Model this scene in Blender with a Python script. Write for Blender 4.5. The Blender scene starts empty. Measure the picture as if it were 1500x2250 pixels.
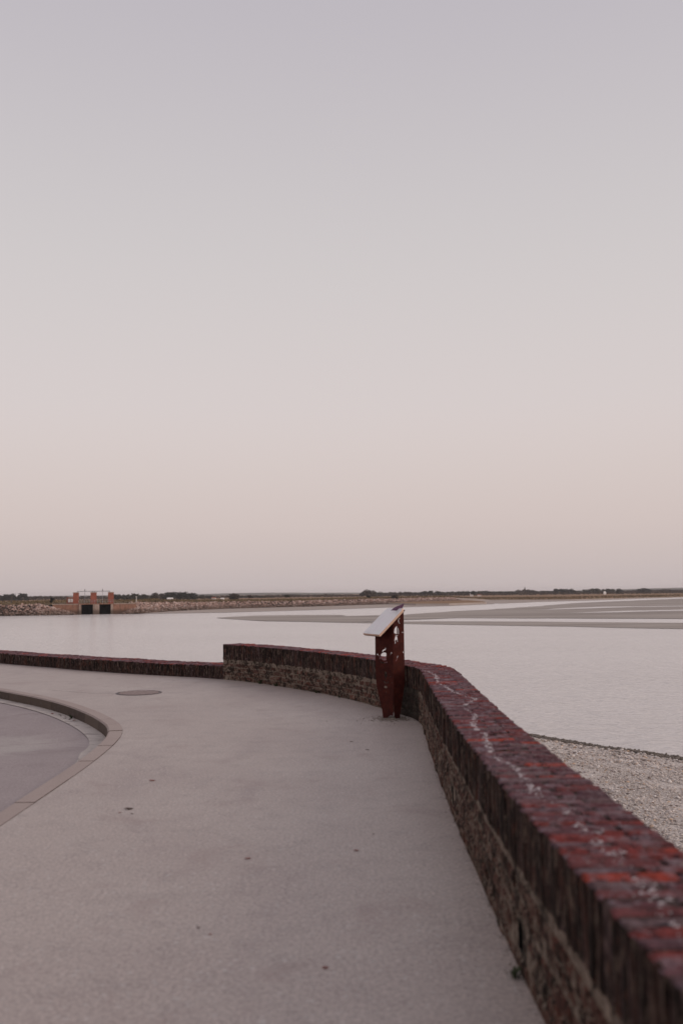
import bpy, bmesh, math, random
import numpy as np
from mathutils import Vector, Matrix, noise as mnoise
from mathutils.geometry import tessellate_polygon

random.seed(7)
np.random.seed(7)
R = math.radians
sc = bpy.context.scene
col = sc.collection


def lin(r, g, b):
    f = lambda c: (c / 255 / 12.92) if c / 255 <= .04045 else ((c / 255 + .055) / 1.055) ** 2.4
    return (f(r), f(g), f(b), 1)


# ------------------------------------------------------------------ camera, sky, sun, exposure
cam_d = bpy.data.cameras.new('camera')
cam = bpy.data.objects.new('camera', cam_d)
col.objects.link(cam)
cam_d.sensor_fit = 'VERTICAL'
cam_d.sensor_height = 36
cam_d.lens = 32
cam_d.clip_start = .05
cam_d.clip_end = 20000
cam.matrix_world = Matrix.Translation((0, 0, 1.6)) @ (Matrix.Rotation(R(90) + math.atan(178.5 / 2000), 4, 'X') @ Matrix.Rotation(R(-.6), 4, 'Z'))
cam_d.dof.use_dof = True
cam_d.dof.focus_distance = 21.0
cam_d.dof.aperture_fstop = 1.7
sc.camera = cam

SUN_EL, SUN_AZ = R(20), R(108)          # azimuth clockwise from +Y: low, to the right and a little behind
w = bpy.data.worlds.new('World')
sc.world = w
w.use_nodes = True
nt = w.node_tree
for n in list(nt.nodes):
    nt.nodes.remove(n)
out = nt.nodes.new('ShaderNodeOutputWorld')
add = nt.nodes.new('ShaderNodeAddShader')
bg = nt.nodes.new('ShaderNodeBackground')
bg2 = nt.nodes.new('ShaderNodeBackground')
sky = nt.nodes.new('ShaderNodeTexSky')
sky.sky_type = 'NISHITA'
sky.sun_disc = False
sky.sun_elevation = SUN_EL
sky.sun_rotation = SUN_AZ
sky.dust_density = 3
bg2.inputs['Strength'].default_value = .008
tc = nt.nodes.new('ShaderNodeTexCoord')
sep = nt.nodes.new('ShaderNodeSeparateXYZ')
asn = nt.nodes.new('ShaderNodeMath')
asn.operation = 'ARCSINE'
mr = nt.nodes.new('ShaderNodeMapRange')
mr.inputs['From Max'].default_value = R(90)
ramp = nt.nodes.new('ShaderNodeValToRGB')
ramp.color_ramp.interpolation = 'B_SPLINE'
stops = [(0, (193, 181, 181)), (.018, (197, 184, 182)), (.047, (206, 190, 186)), (.09, (211, 198, 194)), (.13, (213, 202, 200)),
         (.22, (206, 200, 199)), (.30, (198, 192, 194)), (.383, (188, 182, 188)), (.6, (183, 178, 185)), (1, (177, 174, 184))]
els = ramp.color_ramp.elements
els[0].position, els[0].color = stops[0][0], lin(*stops[0][1])
els[1].position, els[1].color = stops[-1][0], lin(*stops[-1][1])
for p_, c_ in stops[1:-1]:
    e_ = els.new(p_)
    e_.color = lin(*c_)
L = nt.links.new
L(tc.outputs['Generated'], sep.inputs[0])
L(sep.outputs['Z'], asn.inputs[0])
L(asn.outputs[0], mr.inputs['Value'])
L(mr.outputs[0], ramp.inputs[0])
L(ramp.outputs[0], bg.inputs['Color'])
L(sky.outputs[0], bg2.inputs['Color'])
L(bg.outputs[0], add.inputs[0])
L(bg2.outputs[0], add.inputs[1])
L(add.outputs[0], out.inputs['Surface'])

sun_d = bpy.data.lights.new('sun', 'SUN')
sun_d.energy = 1.15
sun_d.angle = R(30)
sun_d.color = (1, .85, .74)
sun = bpy.data.objects.new('sun', sun_d)
col.objects.link(sun)
sdir = Vector((math.sin(SUN_AZ) * math.cos(SUN_EL), math.cos(SUN_AZ) * math.cos(SUN_EL), math.sin(SUN_EL)))
sun.rotation_euler = sdir.to_track_quat('Z', 'Y').to_euler()

sc.view_settings.view_transform = 'Standard'
sc.view_settings.look = 'None'
sc.view_settings.gamma = 1
sc.view_settings.exposure = 0
sc.view_settings.use_curve_mapping = False
sc.cycles.volume_bounces = 1
sc.cycles.volume_max_steps = 64


# ------------------------------------------------------------------ helpers
def mesh_of(name, verts, faces, mat=None, smooth=False):
    me = bpy.data.meshes.new(name)
    me.from_pydata([tuple(map(float, v)) for v in verts], [], [tuple(f) for f in faces])
    if mat:
        me.materials.append(mat)
    if smooth:
        me.polygons.foreach_set('use_smooth', [True] * len(me.polygons))
    me.update()
    return me


def link(name, data, parent=None, **props):
    o = bpy.data.objects.new(name, data)
    col.objects.link(o)
    if parent:
        o.parent = parent
    for k, v in props.items():
        o[k] = v
    return o


def thing(name, label, cat, loc=(0, 0, 0), rz=0, group=None):
    o = link(name, None)
    o.location = loc
    o.rotation_euler = (0, 0, rz)
    o['label'] = label
    o['category'] = cat
    if group:
        o['group'] = group
    return o


class MB:
    """collects shapes for one mesh"""
    def __init__(s):
        s.v, s.f = [], []

    def add(s, vs, fs):
        b = len(s.v)
        s.v += [tuple(v) for v in vs]
        s.f += [tuple(i + b for i in f) for f in fs]
        return s

    def box(s, x0, x1, y0, y1, z0, z1, m=None):
        vs = [Vector((x, y, z)) for z in (z0, z1) for y in (y0, y1) for x in (x0, x1)]
        if m:
            vs = [m @ v for v in vs]
        return s.add(vs, [(0, 2, 3, 1), (4, 5, 7, 6), (0, 1, 5, 4), (2, 6, 7, 3), (0, 4, 6, 2), (1, 3, 7, 5)])

    def tube(s, a, b, r, n=8, r2=None):
        a, b = Vector(a), Vector(b)
        d = (b - a).normalized()
        u = d.orthogonal().normalized()
        v = d.cross(u)
        r2 = r if r2 is None else r2
        vs = [c + (u * math.cos(2 * math.pi * i / n) + v * math.sin(2 * math.pi * i / n)) * q for c, q in ((a, r), (b, r2)) for i in range(n)]
        fs = [(i, (i + 1) % n, n + (i + 1) % n, n + i) for i in range(n)] + [tuple(range(n - 1, -1, -1)), tuple(range(n, 2 * n))]
        return s.add(vs, fs)

    def build(s, name, mat, parent=None, smooth=False, **props):
        return link(name, mesh_of(name, s.v, s.f, mat, smooth), parent, **props)


def poly(name, pts, mat, z=None, **props):
    p3 = [Vector((p[0], p[1], p[2] if z is None else z)) for p in pts]
    tri = tessellate_polygon([p3])
    fs = []
    for t in tri:
        a, b, c = (p3[i] for i in t)
        fs.append(t if (b - a).cross(c - a).z > 0 else t[::-1])
    return link(name, mesh_of(name, p3, fs, mat), **props)


def catmull(pts, step):
    pts = [Vector((p[0], p[1])) for p in pts]
    P = [2 * pts[0] - pts[1]] + pts + [2 * pts[-1] - pts[-2]]
    dense = []
    for i in range(1, len(P) - 2):
        for k in range(24):
            t = k / 24
            a, b, c, d = P[i - 1], P[i], P[i + 1], P[i + 2]
            dense.append(.5 * ((2 * b) + (c - a) * t + (2 * a - 5 * b + 4 * c - d) * t * t + (3 * b - 3 * c + d - a) * t ** 3))
    dense.append(P[-2])
    for _ in range(18):     # relax small digitising wobble
        dense = [dense[0]] + [(dense[i - 1] + dense[i] * 2 + dense[i + 1]) / 4 for i in range(1, len(dense) - 1)] + [dense[-1]]
    s = [0]
    for i in range(1, len(dense)):
        s.append(s[-1] + (dense[i] - dense[i - 1]).length)
    return Path(dense, s)


class Path:
    def __init__(self, p, s):
        self.x = np.array([v.x for v in p])
        self.y = np.array([v.y for v in p])
        self.s = np.array(s)
        self.len = s[-1]

    def at(self, s):
        return Vector((float(np.interp(s, self.s, self.x)), float(np.interp(s, self.s, self.y))))

    def tan(self, s, e=.06):
        return (self.at(min(s + e, self.len)) - self.at(max(s - e, 0))).normalized()

    def off(self, s, t):        # to the right of the direction of travel
        d = self.tan(s)
        return self.at(s) + Vector((d.y, -d.x)) * t

    def s_at_y(self, y):
        return float(np.interp(y, self.y, self.s))


# ------------------------------------------------------------------ materials
def mat(name):
    m = bpy.data.materials.new(name)
    m.use_nodes = True
    t = m.node_tree
    return m, t, t.nodes['Principled BSDF']


class N:
    """short node building"""
    def __init__(s, t):
        s.t = t
        s.co = t.nodes.new('ShaderNodeTexCoord')
        s.ge = t.nodes.new('ShaderNodeNewGeometry')

    def pos(s):
        return s.ge.outputs['Position']

    def mapped(s, src, scale):
        n = s.t.nodes.new('ShaderNodeMapping')
        n.inputs['Scale'].default_value = scale
        s.t.links.new(src, n.inputs['Vector'])
        return n.outputs[0]

    def noise(s, src, scale, detail=4, rough=.55, dist=0):
        n = s.t.nodes.new('ShaderNodeTexNoise')
        n.inputs['Scale'].default_value = scale
        n.inputs['Detail'].default_value = detail
        n.inputs['Roughness'].default_value = rough
        n.inputs['Distortion'].default_value = dist
        s.t.links.new(src, n.inputs['Vector'])
        return n.outputs['Fac']

    def voro(s, src, scale, out='Distance', feature='F1'):
        n = s.t.nodes.new('ShaderNodeTexVoronoi')
        n.feature = feature
        n.inputs['Scale'].default_value = scale
        s.t.links.new(src, n.inputs['Vector'])
        return n.outputs[out]

    def ramp(s, fac, stops, interp='LINEAR'):
        n = s.t.nodes.new('ShaderNodeValToRGB')
        n.color_ramp.interpolation = interp
        e = n.color_ramp.elements
        e[0].position, e[0].color = stops[0][0], (*stops[0][1], 1)
        e[1].position, e[1].color = stops[-1][0], (*stops[-1][1], 1)
        for p, c in stops[1:-1]:
            k = e.new(p)
            k.color = (*c, 1)
        s.t.links.new(fac, n.inputs[0])
        return n.outputs[0]

    def mask(s, fac, a, b):
        n = s.t.nodes.new('ShaderNodeMapRange')
        n.inputs['From Min'].default_value = a
        n.inputs['From Max'].default_value = b
        n.interpolation_type = 'SMOOTHSTEP'
        s.t.links.new(fac, n.inputs['Value'])
        return n.outputs[0]

    def math(s, op, a, b=None):
        n = s.t.nodes.new('ShaderNodeMath')
        n.operation = op
        for i, q in enumerate((a, b)):
            if q is None:
                continue
            if isinstance(q, (int, float)):
                n.inputs[i].default_value = q
            else:
                s.t.links.new(q, n.inputs[i])
        return n.outputs[0]

    def mix(s, fac, a, b, mode='MIX'):
        n = s.t.nodes.new('ShaderNodeMix')
        n.data_type = 'RGBA'
        n.blend_type = mode
        for q, i in ((fac, 0), (a, 6), (b, 7)):
            if isinstance(q, (int, float)):
                n.inputs[i].default_value = q
            elif isinstance(q, tuple):
                n.inputs[i].default_value = (*q, 1) if len(q) == 3 else q
            else:
                s.t.links.new(q, n.inputs[i])
        return n.outputs[2]

    def bump(s, h, strength, dist, prev=None):
        n = s.t.nodes.new('ShaderNodeBump')
        n.inputs['Strength'].default_value = strength
        n.inputs['Distance'].default_value = dist
        s.t.links.new(h, n.inputs['Height'])
        if prev:
            s.t.links.new(prev, n.inputs['Normal'])
        return n.outputs[0]

    def rnd(s):         # differs from brick to brick, also inside a joined mesh
        oi = s.t.nodes.new('ShaderNodeObjectInfo')
        return s.math('FRACT', s.math('ADD', oi.outputs['Random'], s.math('MULTIPLY', s.ge.outputs['Random Per Island'], 7.13)))

    def nz(s):
        x = s.t.nodes.new('ShaderNodeSeparateXYZ')
        s.t.links.new(s.ge.outputs['Normal'], x.inputs[0])
        return x.outputs['Z']

    def xyz(s):
        x = s.t.nodes.new('ShaderNodeSeparateXYZ')
        s.t.links.new(s.ge.outputs['Position'], x.inputs[0])
        return x.outputs


def done(t, b, colr, rough=.9, normal=None, spec=.3):
    if isinstance(colr, tuple):
        b.inputs['Base Color'].default_value = (*colr, 1)
    else:
        t.links.new(colr, b.inputs['Base Color'])
    if isinstance(rough, (int, float)):
        b.inputs['Roughness'].default_value = rough
    else:
        t.links.new(rough, b.inputs['Roughness'])
    b.inputs['Specular IOR Level'].default_value = spec
    if normal:
        t.links.new(normal, b.inputs['Normal'])


def simple(name, c, rough=.85, var=.25, scale=6, spec=.3, bump=0):
    m, t, b = mat(name)
    n = N(t)
    f = n.noise(n.pos(), scale)
    cc = n.ramp(f, [(.25, tuple(x * (1 - var) for x in c)), (.75, tuple(min(1, x * (1 + var)) for x in c))])
    done(t, b, cc, rough, n.bump(f, bump, .02) if bump else None, spec)
    return m


def m_asphalt():
    m, t, b = mat('walkway_asphalt')
    n = N(t)
    p = n.pos()
    big = n.noise(p, .55, 5)
    mid = n.noise(p, 4.5, 6, .6)
    fine = n.noise(p, 95, 3, .7)
    grit = n.voro(p, 130)
    c = n.ramp(big, [(.3, (.39, .318, .290)), (.55, (.425, .355, .322)), (.75, (.465, .395, .36))])
    c = n.mix(n.math('MULTIPLY', n.mask(mid, .45, .75), .45), c, (.29, .236, .22))
    c = n.mix(n.math('MULTIPLY', n.mask(n.noise(n.mapped(p, (1, .45, 1)), .9, 7, .68, .8), .52, .68), .4), c, (.30, .235, .225))
    c = n.mix(.75, c, n.ramp(fine, [(.3, (.55, .54, .54)), (.5, (1, 1, 1)), (.72, (1.4, 1.4, 1.42))]), 'MULTIPLY')
    c = n.mix(n.math('MULTIPLY', n.mask(n.voro(p, 60, 'Color'), .8, .95), .5), c, (.55, .52, .5))
    c = n.mix(n.math('MULTIPLY', n.mask(n.noise(p, 38, 2), .68, .75), .5), c, (.16, .13, .12))
    c = n.mix(.85, c, n.ramp(n.noise(p, 42, 4, .75), [(.30, (.62, .60, .60)), (.5, (1, 1, 1)), (.70, (1.38, 1.37, 1.36))]), 'MULTIPLY')
    # trodden, rusty-looking sediment in patches
    c = n.mix(n.math('MULTIPLY', n.mask(n.noise(p, 1.7, 5, .6, .6), .54, .72), .5), c, (.31, .225, .205))
    h = n.math('ADD', grit, n.math('MULTIPLY', fine, .6))
    done(t, b, c, .56, n.bump(h, .25, .003), .6)
    return m


def m_road():
    m, t, b = mat('road_asphalt')
    n = N(t)
    p = n.pos()
    big = n.noise(p, .8, 5, .6)
    fine = n.noise(p, 110, 3, .7)
    c = n.ramp(big, [(.3, (.255, .203, .202)), (.7, (.33, .272, .268))])
    c = n.mix(.7, c, n.ramp(fine, [(.3, (.6, .6, .6)), (.5, (1, 1, 1)), (.7, (1.35, 1.35, 1.35))]), 'MULTIPLY')
    # a patch of dried pale silt near the kerb's bend
    x = n.xyz()
    dx = n.math('MULTIPLY', n.math('ADD', x['X'], 4.05), 1.0)
    dy = n.math('MULTIPLY', n.math('ADD', x['Y'], -10.6), .62)
    d = n.math('SQRT', n.math('ADD', n.math('MULTIPLY', dx, dx), n.math('MULTIPLY', dy, dy)))
    d = n.math('ADD', d, n.math('MULTIPLY', n.math('SUBTRACT', n.noise(p, 2.2, 5, .65), .5), 1.5))
    c = n.mix(n.math('MULTIPLY', n.math('SUBTRACT', 1, n.mask(d, .15, .95)), .55), c, (.44, .40, .37))
    c = n.mix(n.math('MULTIPLY', n.mask(n.noise(p, 1.1, 6, .65, 1), .5, .66), .5), c, (.19, .135, .14))
    c = n.mix(.7, c, n.ramp(n.noise(p, 45, 4, .75), [(.30, (.65, .64, .64)), (.5, (1, 1, 1)), (.70, (1.35, 1.35, 1.35))]), 'MULTIPLY')
    done(t, b, c, .6, n.bump(fine, .3, .004), .4)
    return m


def m_gutter():
    m, t, b = mat('gutter_concrete')
    n = N(t)
    p = n.pos()
    c = n.ramp(n.noise(p, 3, 6, .6), [(.3, (.44, .385, .35)), (.7, (.53, .47, .435))])
    run = n.noise(n.mapped(p, (2.2, 9, 1)), 1.6, 4, .6, .6)
    c = n.mix(n.math('MULTIPLY', n.mask(run, .56, .66), .75), c, (.13, .095, .09))
    c = n.mix(.5, c, n.ramp(n.noise(p, 120, 2), [(.3, (.7, .7, .7)), (.7, (1.25, 1.25, 1.25))]), 'MULTIPLY')
    done(t, b, c, .85, n.bump(n.noise(p, 120, 2), .3, .003))
    return m


def m_kerb():
    m, t, b = mat('kerb_stone_grey')
    n = N(t)
    p = n.pos()
    r = n.rnd()
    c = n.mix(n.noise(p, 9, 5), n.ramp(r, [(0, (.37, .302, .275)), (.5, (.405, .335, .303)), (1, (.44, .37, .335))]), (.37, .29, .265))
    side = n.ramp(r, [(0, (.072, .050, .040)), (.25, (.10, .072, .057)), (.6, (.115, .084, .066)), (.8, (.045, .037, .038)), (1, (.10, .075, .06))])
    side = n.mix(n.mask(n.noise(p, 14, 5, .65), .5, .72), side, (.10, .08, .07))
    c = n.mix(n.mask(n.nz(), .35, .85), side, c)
    c = n.mix(.5, c, n.ramp(n.noise(p, 110, 2), [(.3, (.7, .7, .7)), (.7, (1.25, 1.25, 1.25))]), 'MULTIPLY')
    done(t, b, c, .85, n.bump(n.noise(p, 60, 4), .35, .004))
    return m


def m_coping():
    m, t, b = mat('coping_brick')
    n = N(t)
    p = n.pos()
    r = n.rnd()
    base = n.ramp(r, [(0, (.135, .056, .064)), (.20, (.165, .058, .060)), (.36, (.14, .078, .088)), (.52, (.20, .046, .043)), (.64, (.125, .066, .076)),
                      (.76, (.16, .080, .086)), (.85, (.30, .052, .036)), (.93, (.15, .095, .10)), (1, (.10, .055, .060))], 'CONSTANT')
    rough = n.noise(p, 34, 8, .72)
    base = n.mix(.85, base, n.ramp(rough, [(.28, (.30, .27, .28)), (.5, (1, 1, 1)), (.74, (1.75, 1.5, 1.5))]), 'MULTIPLY')
    lich = n.math('MULTIPLY', n.mask(n.noise(p, 11, 9, .78, .5), .49, .59), .62)
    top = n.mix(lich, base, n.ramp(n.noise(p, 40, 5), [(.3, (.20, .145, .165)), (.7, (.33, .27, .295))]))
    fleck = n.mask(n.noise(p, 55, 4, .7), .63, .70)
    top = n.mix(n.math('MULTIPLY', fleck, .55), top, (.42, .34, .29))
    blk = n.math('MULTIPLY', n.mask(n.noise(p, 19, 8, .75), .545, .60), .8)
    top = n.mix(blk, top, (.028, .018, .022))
    # faces: black algal crust plus painted shade, with red clay and lime flecks
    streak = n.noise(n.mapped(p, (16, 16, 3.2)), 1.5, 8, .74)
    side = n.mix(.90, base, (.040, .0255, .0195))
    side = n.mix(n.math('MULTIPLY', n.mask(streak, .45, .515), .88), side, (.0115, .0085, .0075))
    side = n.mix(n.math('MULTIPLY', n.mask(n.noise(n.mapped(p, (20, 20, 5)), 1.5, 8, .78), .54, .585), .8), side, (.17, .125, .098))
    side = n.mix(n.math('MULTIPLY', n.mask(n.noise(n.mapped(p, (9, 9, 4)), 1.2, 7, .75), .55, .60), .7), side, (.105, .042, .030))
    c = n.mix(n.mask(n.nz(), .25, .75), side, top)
    h = n.math('ADD', n.noise(p, 40, 8, .75), n.math('MULTIPLY', n.noise(p, 13, 4), .8))
    done(t, b, c, .9, n.bump(h, .9, .014), .1)
    return m


def weathering(n, p, base):
    """lime smears and black growth that run on over brick and joint alike"""
    base = n.mix(.85, base, n.ramp(n.noise(p, 30, 8, .75), [(.28, (.35, .35, .35)), (.5, (1, 1, 1)), (.74, (1.6, 1.55, 1.5))]), 'MULTIPLY')
    base = n.mix(n.math('MULTIPLY', n.mask(n.noise(n.mapped(p, (1, 1, 1.5)), 11, 9, .76, .6), .505, .565), .75), base, (.215, .165, .13))
    base = n.mix(n.math('MULTIPLY', n.mask(n.noise(p, 8, 9, .8, .8), .485, .54), .88), base, (.018, .0135, .011))
    base = n.mix(n.math('MULTIPLY', n.mask(n.noise(p, 24, 6, .7), .56, .62), .75), base, (.29, .23, .185))
    # near-black patch with a ragged edge in the corner behind the lectern
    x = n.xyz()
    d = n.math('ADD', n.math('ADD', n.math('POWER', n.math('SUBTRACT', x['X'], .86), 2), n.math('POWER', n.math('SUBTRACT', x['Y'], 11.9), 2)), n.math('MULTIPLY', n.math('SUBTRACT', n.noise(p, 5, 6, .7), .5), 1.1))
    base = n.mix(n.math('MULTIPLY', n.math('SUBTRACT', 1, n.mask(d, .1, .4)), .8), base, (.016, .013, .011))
    return base


def m_facebrick():
    m, t, b = mat('face_brick')
    n = N(t)
    p = n.pos()
    r = n.rnd()
    base = n.ramp(r, [(0, (.095, .052, .040)), (.3, (.12, .062, .048)), (.55, (.085, .038, .030)), (.75, (.13, .052, .038)), (1, (.09, .058, .045))])
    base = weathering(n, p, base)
    h = n.math('ADD', n.noise(p, 40, 8, .75), n.math('MULTIPLY', n.noise(p, 12, 4), .8))
    done(t, b, base, .95, n.bump(h, 1, .016), .1)
    return m


def m_mortar():
    m, t, b = mat('old_mortar')
    n = N(t)
    p = n.pos()
    c = n.ramp(n.noise(p, 12, 7, .7), [(.3, (.12, .09, .07)), (.5, (.20, .155, .125)), (.7, (.26, .205, .165))])
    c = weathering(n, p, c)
    done(t, b, c, .95, n.bump(n.noise(p, 60, 5, .7), .8, .01), .1)
    return m


def m_water():
    m, t, b = mat('estuary_water')
    n = N(t)
    p = n.pos()
    a = n.noise(n.mapped(p, (.6, 2.0, 1)), 1.0, 3, .5, .3)
    c = n.noise(n.mapped(p, (2.6, 7.5, 1)), 1.0, 3, .5, .2)
    g = n.noise(n.mapped(p, (.02, .06, 1)), 1.0, 3)
    h = n.math('MULTIPLY', n.math('ADD', n.math('MULTIPLY', a, 1.0), n.math('MULTIPLY', c, .45)), n.math('ADD', .35, n.math('MULTIPLY', g, 1.2)))
    cc = n.ramp(n.noise(n.mapped(p, (.012, .05, 1)), 1, 4), [(.3, (.68, .63, .60)), (.7, (.74, .685, .655))])
    done(t, b, cc, .17, n.bump(h, 1, .42), .5)
    b.inputs['IOR'].default_value = 1.65
    return m


def m_sand(name, c1, c2, wet):
    m, t, b = mat(name)
    n = N(t)
    p = n.pos()
    f = n.noise(n.mapped(p, (.022, .09, 1)), 1, 7, .65, .4)
    c = n.ramp(f, [(.36, c1), (.64, c2)])
    done(t, b, c, wet, n.bump(n.noise(p, 1.2, 4), .3, .05), .4)
    return m


def m_pebble():
    m, t, b = mat('beach_pebble')
    n = N(t)
    r = n.rnd()
    c = n.ramp(r, [(0, (.27, .215, .19)), (.16, (.50, .44, .40)), (.4, (.64, .57, .53)), (.55, (.43, .335, .28)), (.7, (.74, .68, .64)),
                   (.85, (.36, .305, .285)), (.93, (.16, .125, .11)), (1, (.62, .43, .30))])
    done(t, b, c, .8, None, .3)
    return m


def m_beach():
    m, t, b = mat('beach_gravel')
    n = N(t)
    p = n.pos()
    cr = n.voro(p, 22, 'Color')
    c = n.ramp(n.math('MULTIPLY', cr, 1.0), [(0, (.30, .25, .225)), (.35, (.50, .44, .40)), (.7, (.64, .575, .53)), (1, (.74, .68, .63))])
    c = n.mix(n.math('MULTIPLY', n.mask(n.noise(p, .7, 4), .5, .7), .35), c, (.35, .29, .25))
    done(t, b, c, .9, n.bump(n.voro(p, 22), 1, .03), .2)
    return m


def m_stone():
    m, t, b = mat('riprap_stone')
    n = N(t)
    p = n.pos()
    r = n.rnd()
    z = n.xyz()['Z']
    c = n.ramp(r, [(0, (.13, .075, .058)), (.25, (.34, .225, .185)), (.5, (.50, .35, .30)), (.75, (.20, .12, .095)), (1, (.66, .53, .48))])
    wet = n.mask(n.math('ADD', z, n.math('MULTIPLY', n.noise(p, .4, 4), .9)), -1.1, -2.6)     # weed-dark below the tide mark
    c = n.mix(n.math('MULTIPLY', wet, .72), c, (.085, .058, .042))
    done(t, b, c, .9, None, .2)
    return m


def m_corten():
    m, t, b = mat('rusted_steel')
    n = N(t)
    p = n.pos()
    c = n.ramp(n.noise(p, 14, 7, .68), [(.28, (.030, .0065, .0055)), (.5, (.055, .0115, .0085)), (.72, (.088, .019, .012))])
    c = n.mix(n.math('MULTIPLY', n.mask(n.noise(n.mapped(p, (30, 30, 2)), 1, 5), .55, .7), .4), c, (.022, .007, .006))
    done(t, b, c, .7, n.bump(n.noise(p, 120, 4), .25, .002), .12)
    return m


def m_panel():
    m, t, b = mat('information_panel')
    n = N(t)
    p = n.co.outputs['Object']
    c = n.ramp(n.noise(p, 5, 3), [(.3, (.66, .645, .655)), (.5, (.73, .69, .715)), (.7, (.70, .71, .70))])
    done(t, b, c, .3, None, .5)
    return m


def m_foliage(name, c):
    m, t, b = mat(name)
    n = N(t)
    oi = t.nodes.new('ShaderNodeObjectInfo')
    f = n.math('ADD', n.math('MULTIPLY', n.ge.outputs['Random Per Island'], .6), n.math('MULTIPLY', oi.outputs['Random'], .4))
    cc = n.ramp(f, [(.1, tuple(x * .6 for x in c)), (.5, c), (.95, tuple(x * 1.5 for x in c))])
    done(t, b, cc, .9, None, .1)
    return m


def m_land(name, a, b_, c_, sx, sy):
    m, t, b = mat(name)
    n = N(t)
    p = n.pos()
    c = n.ramp(n.noise(n.mapped(p, (sx, sy, 1)), 1, 6, .62), [(.32, a), (.5, b_), (.68, c_)])
    c = n.mix(.6, c, n.ramp(n.noise(p, .8, 5, .7), [(.3, (.6, .6, .6)), (.7, (1.3, 1.3, 1.3))]), 'MULTIPLY')
    done(t, b, c, .95, None, .1)
    return m


def m_lid():
    m, t, b = mat('cast_iron')
    n = N(t)
    p = n.pos()
    c = n.ramp(n.noise(p, 30, 5, .7), [(.3, (.05, .036, .037)), (.7, (.12, .09, .09))])
    done(t, b, c, .55, None, .5)
    return m


def m_darkmortar():
    m, t, b = mat('crusted_mortar')
    n = N(t)
    p = n.pos()
    c = n.ramp(n.noise(p, 20, 8, .75), [(.38, (.02, .014, .013)), (.5, (.055, .035, .033)), (.62, (.14, .095, .09))])
    done(t, b, c, .95, n.bump(n.noise(p, 60, 5, .7), .8, .01), .1)
    return m


def m_tide(name, a, b_):
    m, t, b = mat(name)
    n = N(t)
    p = n.pos()
    c = n.ramp(n.noise(p, 1.1, 6, .65), [(.3, a), (.7, b_)])
    wet = n.mask(n.math('ADD', n.xyz()['Z'], n.math('MULTIPLY', n.noise(p, .9, 4), .8)), -1.2, -2.4)
    c = n.mix(n.math('MULTIPLY', wet, .8), c, (.075, .052, .04))
    c = n.mix(n.math('MULTIPLY', n.mask(n.noise(n.mapped(p, (2.5, 2.5, .3)), 1, 5), .5, .66), .5), c, (.11, .07, .052))
    done(t, b, c, .9, None, .2)
    return m


M = dict(darkmortar=m_darkmortar(), asphalt=m_asphalt(), road=m_road(), gutter=m_gutter(), kerb=m_kerb(), coping=m_coping(), face=m_facebrick(), mortar=m_mortar(),
         water=m_water(), pebble=m_pebble(), beach=m_beach(), stone=m_stone(), corten=m_corten(), panel=m_panel(), lid=m_lid(),
         sandbank=m_sand('sandbank', (.245, .20, .172), (.37, .315, .275), .7), mud=m_sand('mud', (.30, .235, .195), (.40, .325, .28), .7),
         berm=m_land('berm_grass', (.10, .078, .045), (.16, .115, .068), (.22, .155, .095), .05, .3),
         marsh=m_land('salt_marsh', (.19, .12, .068), (.28, .165, .098), (.24, .18, .11), .012, .05),
         seabed=simple('seabed', (.25, .22, .19)), hill=m_land('far_hill', (.05, .055, .045), (.07, .07, .055), (.09, .085, .065), .01, .01),
         bankearth=simple('bank_earth', (.06, .042, .033)), earth=simple('earth', (.22, .18, .15)), crust=simple('white_crust', (.46, .405, .42), .9, .35, 60),
         wood=simple('panel_edge', (.62, .42, .31), .6, .12, 9), purple=simple('purple_enamel', (.13, .065, .12), .45, .25, 20),
         stud=simple('worn_iron', (.33, .26, .25), .6, .3, 25), dark=simple('dark_void', (.012, .011, .011), .9), redbrick=simple('tower_brick', (.27, .085, .055), .9, .3, 1.2),
         palebrick=m_tide('pale_brickwork', (.25, .125, .085), (.36, .20, .145)), quoin=m_tide('pale_stone', (.30, .215, .175), (.44, .34, .29)),
         metal=simple('grey_metal', (.30, .29, .30), .5), white=simple('white_paint', (.78, .74, .72), .7, .08), tile=simple('roof_tile', (.30, .13, .09), .8),
         leafd=simple('dead_leaf', (.055, .03, .022), .8, .4, 60), leafr=simple('rusty_leaf', (.22, .075, .06), .8, .4, 60),
         weed=m_foliage('weed_leaf', (.045, .055, .03)), bark=simple('bark', (.09, .075, .065)), wetstone=simple('wet_stone', (.13, .105, .085), .6, .6, 8),
         tree_dark=m_foliage('dark_foliage', (.026, .027, .024)), tree_mid=m_foliage('green_foliage', (.050, .048, .036)), tree_brown=m_foliage('brown_foliage', (.060, .044, .036)),
         timber=simple('weathered_timber', (.10, .085, .075), .8))

# ------------------------------------------------------------------ the walkway, kerb and road
# the inner foot line of the brick wall in plan, from behind the photographer to the far left
WALL = [(.735, -6), (.735, -2), (.735, 1), (.73, 3), (.728, 4.2), (.742, 5.3), (.77, 6.8), (.81, 8.0), (.855, 9.3), (.905, 10.4), (.93, 10.95), (.93, 11.4), (.875, 11.8), (.76, 12.15),
        (.59, 12.65), (.36, 13.3), (.11, 13.9), (-.35, 14.8), (-.95, 15.75), (-1.58, 16.65), (-2.27, 17.41), (-3.02, 18.0), (-4.08, 18.68), (-5.33, 19.6),
        (-6.75, 20.85), (-8.3, 22.2), (-11, 24.6), (-16, 29)]
wp = catmull(WALL, .05)
S_END = wp.s_at_y(17.41)          # the taller wall stops here
T_HI, T_LO = .425, .72


def top_z(s):
    return float(np.interp(s, [wp.s_at_y(2), wp.s_at_y(6), wp.s_at_y(9.5), wp.s_at_y(11), wp.s_at_y(12.3), wp.s_at_y(15), S_END], [.725, .70, .69, .668, .652, .652, .66]))


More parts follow.
